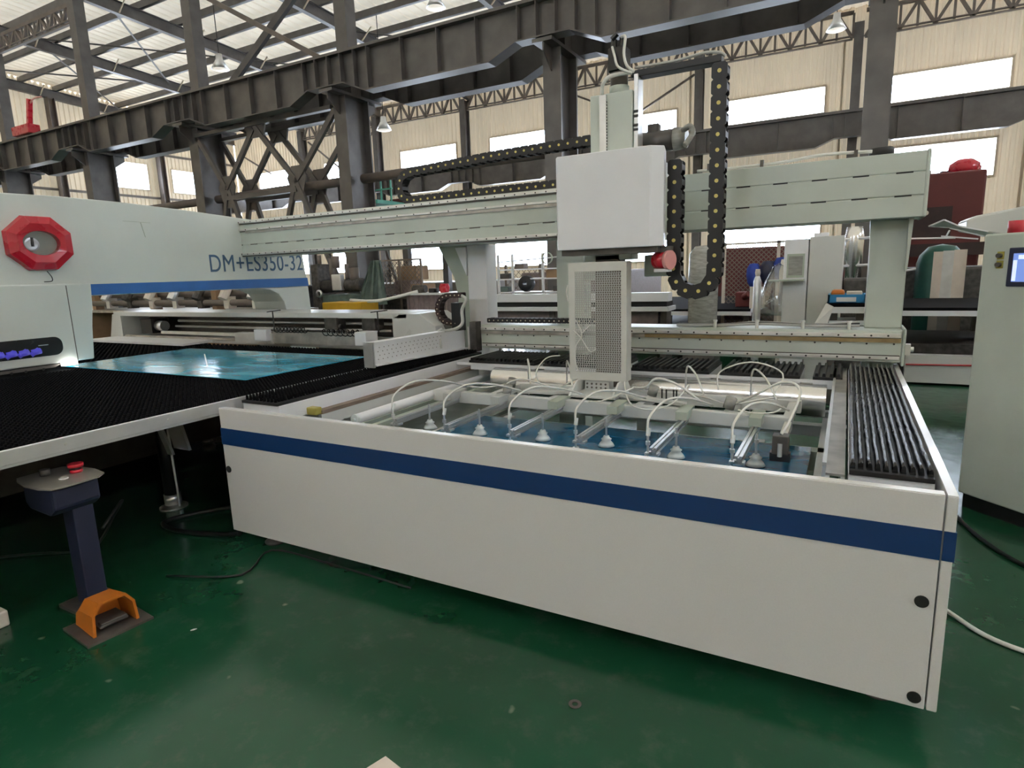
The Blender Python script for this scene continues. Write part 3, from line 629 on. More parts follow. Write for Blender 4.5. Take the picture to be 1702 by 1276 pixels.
# perforated guard
gd = root('perforated_guard', (-1.52, 4.16, .9), 'silver perforated sheet metal guard box hanging below the lifting head', 'guard')
ga, gb, gz0, gz1 = -1.785, -1.355, .885, 1.735
MB().box(ga, ga+.045, 4.15, 4.155, gz0, gz1).box(gb-.035, gb, 4.15, 4.155, gz0, gz1).box(ga+.045, gb-.035, 4.15, 4.155, gz1-.06, gz1).box(ga+.045, gb-.035, 4.15, 4.155, gz0, gz0+.06).build('guard_frame', 'guard_metal', gd)
MB().box(gb, gb+.004, 4.15, 4.26, gz0, gz1).box(ga-.004, ga, 4.15, 4.26, gz0, gz1).box(ga, gb, 4.15, 4.26, gz1, gz1+.004).build('guard_side', 'guard_metal', gd)
def perf(x0, x1, z0, z1, y, p, rr_):
    mb = MB(); nx = int((x1-x0)/p); nz = int((z1-z0)/(p*.9)); px = (x1-x0)/nx; pz = (z1-z0)/nz
    for i in range(nx):
        for j in range(nz):
            cx = x0+(i+.5)*px; cz = z0+(j+.5)*pz; ox = (px*.24 if j % 2 else -px*.24)
            sq = [(cx-px/2, cz-pz/2), (cx, cz-pz/2), (cx+px/2, cz-pz/2), (cx+px/2, cz), (cx+px/2, cz+pz/2), (cx, cz+pz/2), (cx-px/2, cz+pz/2), (cx-px/2, cz)]
            hx = [(cx+ox*.4+rr_*math.cos(t), cz+rr_*math.sin(t)) for t in [math.radians(225+45*k) for k in range(8)]]
            mb.add([(a, y, b) for a, b in sq+hx], [(k, (k+1) % 8, 8+(k+1) % 8, 8+k) for k in range(8)])
    return mb
perf(ga+.045, gb-.035, gz0+.06, gz1-.06, 4.152, .0175, .0062).build('perforated_sheet', 'perforated', gd, kind='stuff')
for pts in ([(ga+.05, 4.145, 1.33), (ga+.10, 4.14, 1.22), (ga+.05, 4.142, 1.13), (ga+.05, 4.142, 1.0), (ga+.07, 4.145, .95)], [(ga+.03, 4.145, 1.25), (ga+.09, 4.14, 1.20), (ga+.16, 4.14, 1.10), (ga+.21, 4.14, 1.12)], [(ga+.16, 4.145, 1.29), (ga+.09, 4.14, 1.22)], [(ga-.01, 4.15, 1.58), (ga-.018, 4.14, 1.53), (ga-.01, 4.15, 1.46)]):
    MB().tube(pts, .0045, n=5).build('tape_strip', 'plastic_hose', gd, smooth=True)
# valve block under the guard
vb = MB().box(-1.69, -1.50, 4.2, 4.3, .80, .868).build('valve_block', 'paint_white', gd)
for i in range(5):
    for j in range(2): MB().cyl((-1.67+.036*i, 4.197, .82+.028*j), (-1.67+.036*i, 4.2, .82+.028*j), .008, n=8).build('port', 'dirt_steel', vb)
# red buzzer beacon
bc = root('warning_beacon', (-1.12, 4.3, 1.68), 'red and pink warning beacon hanging under the right corner of the head housing', 'beacon')
MB().cyl((-1.19, 4.32, 1.735), (-1.10, 4.28, 1.735), .056, n=20).build('lens', 'red', bc, smooth=True); MB().cyl((-1.10, 4.28, 1.735), (-1.075, 4.27, 1.735), .066, n=20).build('cap', 'red_light', bc, smooth=True); box('foot', 'paint_light', bc, -1.19, -1.09, 4.26, 4.36, 1.655, 1.675)
box('mount', 'dirt_steel', bc, -1.2, -1.08, 4.28, 4.36, 1.79, 1.83)

# ================================================================ SUCTION FRAME
sf = root('suction_frame', (-1.5, 4.1, .75), 'pale suction cup frame with aluminium arms hanging over the blue sheet stack', 'suction frame')
pw = 'paint_white'
box('long_tube', pw, sf, -2.85, -.24, 3.86, 3.92, .70, .785, bev=.005); box('long_tube', pw, sf, -2.4, -.22, 4.36, 4.42, .70, .785, bev=.005)
for x in (-2.35, -1.85, -1.2, -.62, -.27): box('cross_tube', pw, sf, x-.025, x+.025, 3.92, 4.36, .72, .775)
MB().box(-1.72, -1.38, 3.98, 4.34, .785, .80).build('centre_plate', pw, sf)
for x in (-1.72, -1.40): MB().prism([(3.95, .80), (4.36, .80), (4.28, .885), (4.10, .885)], 'x', x, x+.014).build('gusset', pw, sf)
for (a, b) in ((-1.38, -.9), (-1.72, -2.15)): MB().bar((a, 4.1, .80), (b, 4.0, .79), .06, .02).build('stay', pw, sf)
def cup(x, y, ztop, arm):
    s_ = MB().cyl((x, y, .665), (x, y, ztop), .007, n=8).cyl((x, y, ztop-.05), (x, y, ztop-.03), .013, n=8).build('cup_stem', 'aluminium', arm)
    MB().lathe([(0, .665), (.018, .668), (.022, .655), (.034, .648), (.026, .638), (.042, .620), (.052, .604), (.046, .604), (0, .615)], (x, y, 0), 18).build('suction_cup', 'cup', arm, smooth=True)
arms = [(-2.62, 3.10, .725), (-2.20, 3.10, .725), (-1.74, 3.14, .725), (-1.31, 3.16, .725), (-.86, 3.09, .725), (-.43, 3.11, .725)]
for i, (x, y0, z) in enumerate(arms):
    a = MB()
    s2 = .019   # T-slot profile
    prof = [(-s2, -s2), (-.004, -s2), (-.004, -.010), (.004, -.010), (.004, -s2), (s2, -s2), (s2, -.004), (.010, -.004), (.010, .004), (s2, .004), (s2, s2), (.004, s2), (.004, .010), (-.004, .010), (-.004, s2), (-s2, s2), (-s2, .004), (-.010, .004), (-.010, -.004), (-s2, -.004)]
    a.prism([(x+p, z+q) for p, q in prof], 'y', y0, 3.86)
    arm = a.build('arm', 'extrusion', sf); WL[arm] = WL[sf]
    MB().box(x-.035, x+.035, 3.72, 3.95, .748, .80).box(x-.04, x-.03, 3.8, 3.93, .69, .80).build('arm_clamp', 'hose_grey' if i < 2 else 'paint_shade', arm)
    cup(x-.035, y0+.03, .80, arm); cup(x+.045, y0+.33, .78, arm)
    MB().box(x-.045, x+.03, y0+.0, y0+.05, .70, .712).build('cup_bracket', 'aluminium', arm)
    # air hose to the cup
    pts = [(x-.035, y0+.03, .80), (x-.035, y0+.06, .90), (x+.02, y0+.22, .965), (x+.10, y0+.45, .93), (x+.17, y0+.75, .83)]
    MB().tube(pts, .0068, n=7).build('hose', 'plastic_hose', arm, smooth=True)
    MB().cyl((x-.035, y0+.03, .80), (x-.035, y0+.045, .84), .012).build('hose_fitting', 'cup', arm)
for x in (-2.3, -1.95, -1.0, -.55):
    arm = MB().box(x-.02, x+.02, 4.42, 4.475, .73, .77).build('arm', 'extrusion', sf); WL[arm] = WL[sf]
    MB().cyl((x, 4.46, .665), (x, 4.46, .92), .006, n=8).build('cup_stem', 'aluminium', arm)
    MB().tube([(x, 4.46, .92), (x+.03, 4.4, .98), (x+.12, 4.25, .94), (x+.2, 4.1, .84)], .007).build('hose', 'plastic_hose', arm, smooth=True)
box('solenoid_box', 'dirt_steel', sf, -.30, -.22, 3.36, 3.44, .70, .80, bev=.004); box('solenoid_box', 'black', sf, -.31, -.21, 3.37, 3.43, .66, .705)
MB().cyl((-.26, 3.36, .69), (-.26, 3.36, .76), .012).build('plunger', 'rail', sf); box('solenoid_bar', pw, sf, -.28, -.24, 3.43, 3.86, .72, .76)
big = [[(-.72, 3.95, .80), (-.78, 3.9, .84), (-.92, 3.85, .95), (-1.05, 3.85, .98), (-1.15, 3.95, .90), (-1.3, 4.1, .86)],
       [(-.26, 3.40, .80), (-.22, 3.5, .88), (-.20, 3.75, .98), (-.30, 3.85, 1.0), (-.46, 3.9, .90), (-.62, 4.0, .80)],
       [(-.95, 4.3, .80), (-.80, 4.2, .80), (-.62, 4.05, .80), (-.42, 4.1, .84), (-.28, 4.2, .84)],
       [(-.40, 4.4, .80), (-.35, 4.45, .95), (-.55, 4.45, 1.02), (-.75, 4.4, .95), (-.74, 4.3, .84)],
       [(-1.75, 4.2, .88), (-1.85, 4.1, .83), (-1.98, 4.1, .82), (-2.1, 4.2, .90), (-2.08, 4.35, 1.0), (-1.98, 4.4, 1.02)],
       [(-2.15, 4.0, .80), (-2.2, 3.9, .86), (-2.05, 3.85, .92), (-1.9, 3.85, .90), (-1.8, 3.95, .84)],
       [(-1.35, 4.1, .90), (-1.25, 3.9, .80), (-1.1, 3.8, .78), (-.95, 3.85, .82), (-.88, 4.0, .92)],
       [(-1.5, 3.8, .80), (-1.4, 3.78, .82), (-1.3, 3.85, .86), (-1.25, 4.0, .88)],
       [(-2.55, 3.9, .82), (-2.45, 3.8, .85), (-2.35, 3.85, .84), (-2.2, 3.95, .86)],
       [(-.55, 3.9, .80), (-.45, 3.85, .80), (-.35, 3.9, .80), (-.3, 4.0, .82)]]
for k, p in enumerate(big): MB().tube(p, .008 if k in (0, 1) else .0055).build('supply_hose', 'plastic_hose', sf, smooth=True)
for (x, y) in ((-1.18, 4.2), (-2.3, 4.15), (-.62, 3.97), (-2.2, 3.9)):
    MB().cyl((x, y, .79), (x+.02, y, .86), .035, n=8).build('hose_joint', 'wrap', sf, smooth=True)
for x in (-1.08, -1.05, -1.0, -.98): MB().cyl((x, 4.1, .78), (x, 4.1, .86), .006, n=6).build('bolt', 'black', sf)

# ================================================================ PUNCH PRESS (left)
p = root('punch_press', (-6.8, 4.3, 0), 'big pale green-white punch press frame with blue stripe and red octagonal window, at left', 'machine')
prof = [(-1.0, 2.47), (2.0, 2.50), (3.2, 2.52), (3.75, 2.51), (4.4, 2.48), (5.45, 2.41), (5.9, 2.30), (6.03, 2.1), (6.08, 1.8), (6.17, 0), (5.70, 0), (5.68, 1.30), (5.65, 1.42), (5.56, 1.52), (5.42, 1.575), (3.29, 1.60), (3.29, .98), (-1.0, .98)]
# split the C shape into convex-ish pieces joined in one body mesh
mb = MB()
mb.prism([(-1.0, 2.47), (2.0, 2.50), (3.2, 2.52), (3.75, 2.51), (4.4, 2.48), (5.45, 2.41), (5.9, 2.30), (6.03, 2.1), (6.09, 1.58), (-1.0, 1.61)], 'x', -7.1, -6.5)
mb.prism([(-1.0, 1.61), (3.28, 1.6), (3.2, 1.0), (-1.0, 1.0)], 'x', -7.1, -6.52)
mb.prism([(5.3, 1.584), (6.09, 1.58), (6.15, .3), (5.68, .3), (5.68, 1.28), (5.655, 1.40), (5.58, 1.50), (5.46, 1.555)], 'x', -7.1, -6.5)
mb.build('body', 'paint_press', p, bev=.01)
MB().prism([(-1.0, 1.74), (3.315, 1.715), (3.30, 1.5), (3.27, 1.3), (3.24, .985), (3.10, .985), (3.0, .985), (-1, .985)], 'x', -6.52, -6.47).build('front_cover', 'paint_press', p, bev=.012)
MB().prism([(3.32, 1.705), (6.085, 1.695), (6.095, 1.585), (3.30, 1.60)], 'x', -6.5, -6.496).build('blue_stripe', 'blue_bright', p)
mb = MB().bar((-6.468, 3.09, 1.70), (-6.468, 3.09, .99), .006, .004, up=(1, 0, 0)); mb.build('cover_seam', 'dirt_steel', p)
# bottom rail of front cover with holes, lamp
MB().prism([(-1.0, .975), (2.95, .975), (2.9, .95), (-1.0, .90)], 'x', -6.56, -6.49).build('lower_rail', 'dirt_steel', p)
for y in (2.45, 2.55, 2.66, 2.8): MB().lathe([(0, 0), (.012, 0), (.012, .004), (0, .004)], (-6.49, y, .945), 10, 'x').build('bolt', 'black', p)
MB().box(-6.47, -6.44, 2.94, 3.07, .955, .985).build('work_lamp', 'lamp', p, label='small bright work lamp')
# slot window with blue springs
def rrect(y0, y1, z0, z1, rad, n=6):
    o = []
    for (cy, cz, a) in ((y1-rad, z1-rad, 0), (y0+rad, z1-rad, 90), (y0+rad, z0+rad, 180), (y1-rad, z0+rad, 270)):
        o += [(cy+rad*math.cos(math.radians(a+90*i/n)), cz+rad*math.sin(math.radians(a+90*i/n))) for i in range(n+1)]
    return o
sw = MB().prism(rrect(1.6, 2.98, 1.065, 1.235, .07), 'x', -6.47, -6.466).build('slot_window', 'black_gloss', p); WL[sw] = WL[p]
for k in range(9):
    y = 1.95+.095*k
    MB().cyl((-6.462, y, 1.09), (-6.462, y+.07, 1.135), .022, n=10).cyl((-6.462, y+.01, 1.11), (-6.462, y+.08, 1.12), .028, n=10).build('spring', 'blue_spring', sw, smooth=True)
box('slot_glint', 'aluminium', sw, -6.462, -6.46, 2.78, 2.86, 1.165, 1.172)
# octagon window
oy, oz = 2.935, 2.085
def octa(ry, rz, rot=0): return [(oy+ry*math.cos(math.radians(22.5+45*k)), oz+rz*math.sin(math.radians(22.5+45*k))) for k in range(8)]
A = octa(.285, .262); B = octa(.275, .252); Cc = octa(.205, .185)
D = [(oy+.15*math.cos(math.radians(22.5+11.25*k)), oz+.108*math.sin(math.radians(22.5+11.25*k))) for k in range(32)]
vs = [(-6.5, *q) for q in A]+[(-6.44, *q) for q in B]+[(-6.415, *q) for q in Cc]+[(-6.425, *q) for q in D]+[(-6.5, *q) for q in D]
fs = [(i, (i+1) % 8, 8+(i+1) % 8, 8+i) for i in range(8)]+[(8+i, 8+(i+1) % 8, 16+(i+1) % 8, 16+i) for i in range(8)]
for i in range(8):
    j = (i+1) % 8
    fs.append((16+i, 16+j)+tuple(24+((4*i+4-k) % 32) for k in range(5)))
fs += [(24+i, 24+(i+1) % 32, 56+(i+1) % 32, 56+i) for i in range(32)]
ow = MB().add(vs, fs).build('octagon_bezel', 'red', p, label='red octagonal window bezel'); WL[ow] = WL[p]
MB().add([(-6.49, *q) for q in D], [tuple(range(32))]).build('window_recess', 'paint_shade', ow)
MB().add([(-6.44, *q) for q in D], [tuple(range(32))]).build('window_glass', 'dark_glass', ow)
MB().lathe([(0, 0), (.055, 0), (.06, .012), (.045, .014), (0, .01)], (-6.488, oy-.06, oz-.01), 18, 'x').build('gauge', 'aluminium', ow)
MB().box(-6.478, -6.47, oy-.065, oy-.045, oz-.03, oz+.05).build('gauge_cable', 'black', ow)
MB().tube([(-6.47, oy+.02, oz-.25), (-6.47, oy+.05, oz-.30), (-6.465, oy+.045, oz-.34), (-6.46, oy-.02, oz-.345)], .004).build('lead_wire', 'black', p)
MB().bar((-6.499, 3.9, 2.32), (-6.499, 3.93, 2.17), .006, .004, up=(1, 0, 0)).bar((-6.499, 3.72, 2.325), (-6.499, 4.0, 2.32), .004, .004).build('panel_joint', 'paint_shade', p)
# lettering
cu = bpy.data.curves.new('lettering', 'FONT'); cu.body = 'DM+ES350-32'; cu.size = .285; cu.extrude = .0015; cu.space_character = 1.06
tmp = bpy.data.objects.new('tmp', cu); COL.objects.link(tmp); bpy.context.view_layer.update()
me = bpy.data.meshes.new_from_object(tmp.evaluated_get(bpy.context.evaluated_depsgraph_get())); bpy.data.objects.remove(tmp)
me.materials.clear(); me.materials.append(M['text_blue']); wd = max(v.co.x for v in me.vertices)
tx = bpy.data.objects.new('lettering', me); COL.objects.link(tx); tx.parent = p
tx.rotation_euler = (math.pi/2, 0, math.pi/2); tx.scale = (1.40/wd, 1, 1); tx.location = (-6.497+6.8, 4.62-4.3, 1.80)
tx['label'] = 'blue model lettering on the press frame'
# brush table
t = root('brush_table', (-6, 2.5, 0), 'wide black brush-top work table with silver edge around the press', 'table')
MB().box(-9.6, -3.52, -1.2, 4.82, .84, .915).build('table_top', 'black_matt', t)
MB().box(-3.52, -3.50, -1.2, 4.9, .858, .932).build('edge_strip', 'aluminium', t, bev=.003)
box('edge_flange', 'aluminium', t, -3.6, -3.50, -1.2, 4.9, .845, .858)
tufts(-6.3, -3.55, .6, 4.8, .915, .018, .045, .03, .008).build('bristles', 'brush', t, kind='stuff')
tufts(-9.4, -6.35, 3.3, 4.8, .915, .018, .08, .05, .012).build('bristles', 'brush', t, kind='stuff')
for (x, y) in ((-4.45, 2.62), (-4.45, .3), (-4.6, 4.6)):
    lg = MB().cyl((x, y, .09), (x, y, .84), .055, n=16).build('leg', 'black', t, smooth=True)
    MB().cyl((x, y, .03), (x, y, .11), .06, n=16).lathe([(0, 0), (.10, 0), (.10, .01), (.03, .035), (0, .035)], (x, y, 0), 16).build('foot', 'aluminium', lg, smooth=True)
    MB().cyl((x+.075, y, .02), (x+.06, y, .62), .009, n=8).build('foot_rod', 'aluminium', lg)
MB().prism([(-4.38, .84), (-4.22, .84), (-4.10, .50), (-4.28, .50)], 'y', 2.58, 2.6).build('bracket', 'aluminium', t); MB().prism([(-4.44, .72), (-4.38, .72), (-4.24, .46), (-4.30, .46)], 'y', 2.54, 2.56).build('bracket', 'aluminium', t)
box('under_frame', 'dirt_steel', t, -9.4, -3.9, 3.9, 4.6, .1, .84); box('under_frame', 'dirt_steel', t, -9.4, -5.6, -.9, 3.9, .12, .84)
for y in (1.55, 2.1, 2.7, 3.5): MB().lathe([(0, 0), (.008, 0), (.007, .004), (0, .004)], (-3.5, y, .895), 10, 'x').build('screw', 'rail', t)
tag(box('white_shelf', 'paint_light', None, -9.2, -7.0, 4.5, 4.95, .935, .96), 'white ledge plate behind the brush table under the carriage beam', 'plate')
# sheet on the table
s = MB().prism([(-6.6, 3.0), (-4.03, 3.06), (-3.98, 4.36), (-6.62, 4.34)], 'z', .936, .942).build('blue_sheet', 'blue_film'); tag(s, 'glossy light blue film-covered metal sheet lying on the brush table', 'sheet metal')
tag(MB().bar((-5.9, 4.02, .944), (-5.0, 3.42, .944), .012, .002).build('tape_line', 'plastic_hose'), 'thin white line of tape across the light blue sheet', 'tape')

# ---- carriage beam behind the sheet
c = root('carriage_beam', (-6.5, 5.2, .9), 'long white carriage beam cover with dark recess behind the light blue sheet', 'carriage beam')
MB().box(-9.27, -3.95, 4.98, 5.5, 1.245, 1.305).build('top_cover', 'paint_white', c, bev=.008)
MB().prism([(-9.42, .94), (-9.1, .94), (-9.1, 1.25), (-9.30, 1.27)], 'y', 4.98, 5.5).build('end_cover', 'paint_white', c)
MB().prism([(-4.05, 1.30), (-3.80, 1.30), (-3.60, 1.18), (-3.56, .95), (-4.15, .95), (-4.15, 1.25)], 'y', 4.98, 5.5).build('end_cover', 'paint_white', c, bev=.008)
box('back_wall', 'dirt_steel', c, -9.1, -4.05, 5.40, 5.5, .93, 1.25); box('sill', 'rail', c, -9.1, -4.15, 4.9, 5.4, .925, .955)
for (z, y, rad) in ((1.17, 5.2, .018), (1.10, 5.15, .016)): MB().cyl((-8.1, y, z), (-4.3, y, z), rad, n=10).build('shaft', 'aluminium', c, smooth=True)
box('rail', 'rail', c, -8.3, -4.2, 5.05, 5.1, 1.0, 1.04); box('rail', 'stained_steel', c, -9.0, -4.2, 4.95, 4.98, .96, .985)
MB().box(-8.75, -8.5, 5.05, 5.3, 1.0, 1.2).build('drive_motor', 'black', c); MB().cyl((-8.5, 5.15, 1.1), (-8.35, 5.15, 1.1), .07, n=16).build('coupling', 'aluminium', c, smooth=True)
box('cross_slide', 'stained_steel', c, -6.0, -4.35, 4.80, 4.88, .97, 1.10); box('slide_block', 'rail', c, -6.4, -5.75, 4.78, 4.9, .96, 1.08)
tag(MB().box(-5.98, -5.78, 4.72, 4.80, 1.0, 1.13).build('clamp_head', 'paint_light', bev=.006), 'white square clamp head at the left end of the cross slide', 'clamp')
tag(MB().box(-4.35, -4.2, 4.62, 4.80, 1.0, 1.14).build('clamp_head', 'paint_light', bev=.006), 'white square clamp head beside the perforated channel', 'clamp')
def coil(x0, x1, y, z, rad, turns, name, lab):
    pts = []
    for i in range(turns*8+1): a = i*math.pi/4; pts.append((x0+(x1-x0)*i/(turns*8), y+rad*math.cos(a), z+rad*math.sin(a)))
    tag(MB().tube(pts, .006, n=5, sub=1).build(name, 'black', smooth=True), lab, 'hose')
coil(-5.7, -5.2, 4.78, 1.13, .03, 9, 'coiled_hose', 'black coiled air hose on the left half of the cross slide')
coil(-4.95, -4.4, 4.78, 1.11, .035, 8, 'coiled_hose', 'black coiled air hose on the right half of the cross slide')
for i, x in enumerate((-5.75, -4.2)):
    q = root('cable_stand', (x, 4.82, 1.08), 'thin black cable support with flat top, %s of two at the carriage beam' % ('left' if i == 0 else 'right'), 'support', 'cable supports')
    MB().cyl((x, 4.82, 1.08), (x, 4.82, 1.33), .007, n=6).build('post', 'black', q); MB().bar((x-.08, 4.82, 1.325), (x+.12, 4.82, 1.345), .03, .01).build('top_bar', 'black', q)
for i, x in enumerate((-5.0, -4.45)):
    tag(MB().box(x-.09, x+.09, 4.95, 5.1, 1.12, 1.25).cyl((x+.12, 5.0, 1.15), (x-.12, 5.0, 1.15), .03).build('slide_unit', 'machine_dark', bev=.006), 'dark mechanical slide unit inside the carriage recess, %s one' % ('left' if i == 0 else 'right'), 'slide unit')
# perforated channel arm
a = root('perforated_channel', (-3.35, 4.4, .95), 'white channel arm dotted with small holes between table and lower beam', 'arm')
MB().prism([(3.72, .985), (5.10, .955), (5.10, .965), (5.10, 1.13), (4.7, 1.145), (3.72, 1.155)], 'x', -3.345, -3.335).build('web_plate', 'paint_light', a)
MB().prism([(3.72, .975), (5.12, .945), (5.12, .955), (3.72, .985)], 'x', -3.37, -3.29).build('lower_flange', 'paint_light', a); MB().prism([(3.72, 1.155), (4.75, 1.145), (4.75, 1.155), (3.72, 1.165)], 'x', -3.42, -3.33).build('upper_flange', 'paint_light', a)
box('end_plate', 'aluminium', a, -3.40, -3.30, 3.70, 3.72, .965, 1.17); box('end_bracket', 'rail', a, -3.26, -3.24, 5.04, 5.10, .93, 1.17)
mb = MB()
for i in range(16):
    for j in range(4): mb.cyl((-3.335, 3.80+.058*i+(.02 if j % 2 else 0), 1.02+.032*j), (-3.3335, 3.80+.058*i+(.02 if j % 2 else 0), 1.02+.032*j), .0045, n=6)
mb.build('small_holes', 'dirt_steel', a, kind='stuff')
MB().box(-3.22, -3.15, 5.02, 5.12, .93, 1.22).build('drive_block', 'machine_dark', a)
hs = root('ribbed_hose', (-3.38, 5.05, 1.1), 'grey ribbed hose bundle bending down onto the perforated channel', 'hose')
MB().tube([(-3.36, 5.12, 1.47), (-3.30, 5.1, 1.43), (-3.34, 5.08, 1.33), (-3.33, 5.06, 1.2), (-3.36, 4.95, 1.15), (-3.42, 4.75, 1.15)], .017).build('hose', 'hose_grey', hs, smooth=True)
MB().tube([(-3.40, 4.8, 1.17), (-3.38, 4.72, 1.15), (-3.34, 4.68, 1.08), (-3.33, 4.68, 1.0)], .012).build('hose', 'hose_grey', hs, smooth=True)
MB().box(-3.48, -3.38, 5.1, 5.2, 1.12, 1.40).build('chain_bracket', 'black', hs)
d = root('grey_disc', (-3.75, 5.3, 1.16), 'round pale disc on a brown drum beside the ribbed hose', 'disc')
MB().lathe([(0, 1.13), (.17, 1.13), (.18, 1.175), (0, 1.175)], (-3.72, 5.25, 0), 24).build('drum', 'stained_steel', d); MB().lathe([(0, 1.175), (.12, 1.175), (.12, 1.195), (0, 1.195)], (-3.70, 5.25, 0), 24).build('cover', 'paint_light', d)

# ================================================================ PEDESTAL AND FOOT SWITCH
q = root('button_pedestal', (-3.48, 1.56, 0), 'dark navy pedestal with red and black push buttons on its tilted top, at left', 'control pedestal')
MB().box(-3.545, -3.435, 1.50, 1.60, .02, .66).build('post', 'navy', q, bev=.006)
MB().prism([(-3.68, .60), (-3.64, .57), (-3.44, .56), (-3.38, .60), (-3.38, .715), (-3.68, .71)], 'y', 1.40, 1.62).build('box', 'navy', q, bev=.015)
MB().prism([(-3.72, 1.40), (-3.66, 1.375), (-3.54, 1.355), (-3.42, 1.36), (-3.345, 1.385), (-3.33, 1.44), (-3.335, 1.60), (-3.38, 1.65), (-3.50, 1.665), (-3.64, 1.65), (-3.715, 1.61), (-3.73, 1.50)], 'z', .72, .728).build('top_plate', 'panel_steel', q)
MB().cyl((-3.53, 1.59, .728), (-3.53, 1.59, .745), .03, n=16).cyl((-3.53, 1.59, .758), (-3.53, 1.59, .775), .036, n=18).build('emergency_button', 'red', q, smooth=True)
MB().cyl((-3.53, 1.59, .745), (-3.53, 1.59, .758), .024, n=14).build('button_collar', 'black', q); MB().cyl((-3.63, 1.49, .728), (-3.63, 1.49, .76), .024, n=14).build('push_button', 'dirt_steel', q, smooth=True); MB().cyl((-3.47, 1.50, .728), (-3.47, 1.50, .733), .022, n=14).build('push_button', 'plastic_hose', q)
MB().prism([(-3.62, 1.44), (-3.40, 1.44), (-3.40, 1.66), (-3.62, 1.66)], 'z', 0, .02).build('base_plate', 'dirt_steel', q)
f = root('foot_switch', (-3.2, 1.47, 0), 'orange hooded foot pedal switch on a grey plate beside the pedestal', 'foot switch')
def rot(pts, cx, cy, a): return [((x-cx)*math.cos(a)-(y-cy)*math.sin(a)+cx, (x-cx)*math.sin(a)+(y-cy)*math.cos(a)+cy) for x, y in pts]
# local frame: opening towards +x,-y
F = Matrix.Translation((-3.22, 1.47, .0)) @ Matrix.Rotation(math.radians(84), 4, 'Z')
def fl_(mb): mb.v = [F @ v for v in mb.v]; return mb
fl_(MB().box(-.15, .15, -.17, .12, 0, .012)).build('plate', 'dirt_steel', f)
hd = MB()
ow_, iw = [(-.105, .012), (-.097, .12), (-.06, .175), (.06, .175), (.097, .12), (.105, .012)], [(-.092, .012), (-.085, .115), (-.052, .162), (.052, .162), (.085, .115), (.092, .012)]
n = 6
for (o_, sgn) in ((ow_, 1), (iw, -1)): pass
V = []
for yv, k in ((-.12, 1), (.06, .82), (.10, .55)):
    V += [(x*(1 if k == 1 else .95), yv, .012+(z-.012)*k) for x, z in ow_]
for yv, k in ((-.12, 1), (.05, .82)):
    V += [(x*(1 if k == 1 else .95), yv, .012+(z-.012)*k) for x, z in iw]
Fs = [(a_*6+i, a_*6+i+1, (a_+1)*6+i+1, (a_+1)*6+i) for a_ in (0, 1) for i in range(5)]+[tuple(range(12, 18))]
Fs += [(18+i, 18+i+1, 24+i+1, 24+i) for i in range(5)]+[tuple(range(24, 30))]+[(i, i+1, 19+i, 18+i) for i in range(5)]
fl_(hd.add(V, Fs)).build('hood', 'orange', f)
fl_(MB().box(-.065, .065, -.10, .04, .03, .045).box(-.06, .06, -.105, -.06, .045, .058)).build('pedal', 'dirt_steel', f, bev=.005)

# ================================================================ RIGHT CONTROL CABINET
ang = math.radians(-45)
cb = root('control_cabinet', (.75, 4.94, 0), 'tall pale grey control cabinet with small blue touch screen at the right edge', 'cabinet', rz=ang)
MB().box(0, .9, 0, .42, .10, 1.825).build('body', 'paint_green_white', cb, bev=.012)
box('plinth', 'black', cb, .02, .9, .03, .42, 0, .10)
MB().box(.168, .42, -.012, 0, 1.50, 1.735).build('screen_bezel', 'navy', cb, bev=.006)
sc = box('screen', 'screen', cb, .20, .38, -.015, -.012, 1.53, 1.70); box('screen_sidebar', 'screen_white', sc, .203, .225, -.0165, -.015, 1.535, 1.66); box('screen_sidebar', 'screen_white', sc, .23, .35, -.0165, -.015, 1.665, 1.69)
for z in (1.69, 1.635):
    MB().box(.095, .135, -.004, 0, z-.024, z+.024).build('knob_plate', 'clamp_yellow', cb); MB().cyl((.115, 0, z), (.115, -.028, z), .014, n=14).build('knob', 'dirt_steel', cb, smooth=True)
MB().cyl((.12, .1, 1.825), (.12, .1, 1.90), .045, n=16).build('beacon', 'red', cb, smooth=True)
MB().box(.0, .3, .46, .9, 1.3, 1.6).build('rear_duct', 'paint_light', cb)
# white cover behind with stand and long low white base
tag(MB().prism([(.93, 1.93), (.93, 2.02), (1.0, 2.05), (2.6, 2.33), (2.6, 0), (1.2, 0), (1.2, 1.86)], 'y', 7.05, 7.6).build('machine_hood', 'paint_white', bev=.02), 'cream white sloping machine hood behind the control cabinet', 'machine hood')
tag(MB().box(.75, 3.0, 9.7, 9.88, .03, .40).build('low_machine_bed', 'paint_white'), 'long low white machine bed crossing behind the right side panel', 'machine bed')  # low base of a machine, no conveyor
tag(MB().cyl((.76, 9.69, .27), (2.5, 9.69, .31), .012, n=6).build('red_cable', 'red_cable'), 'thin red cable lying along the low white machine bed', 'cable')
st = root('tilted_tray', (.9, 7, 1.9), 'tilted open white metal tray frame beside the control cabinet', 'tray')
for (a_, b_) in (((.64, 7.0, 1.975), (.80, 7.0, 1.955)), ((.64, 7.0, 1.975), (.74, 6.9, 2.02)), ((.74, 6.9, 2.02), (.86, 6.95, 1.96)), ((.80, 7.0, 1.955), (.86, 6.95, 1.96)), ((.80, 7.0, 1.95), (1.06, 7.0, 1.86)), ((.86, 6.95, 1.96), (1.08, 6.95, 1.90)), ((.74, 7.0, 1.93), (.74, 7.0, 1.88)), ((.80, 7.0, 1.93), (.78, 7.0, 1.88)), ((.74, 7, 1.88), (1.02, 7, 1.84))):
    MB().bar(a_, b_, .02, .012).build('tray_bar', 'paint_light', st)
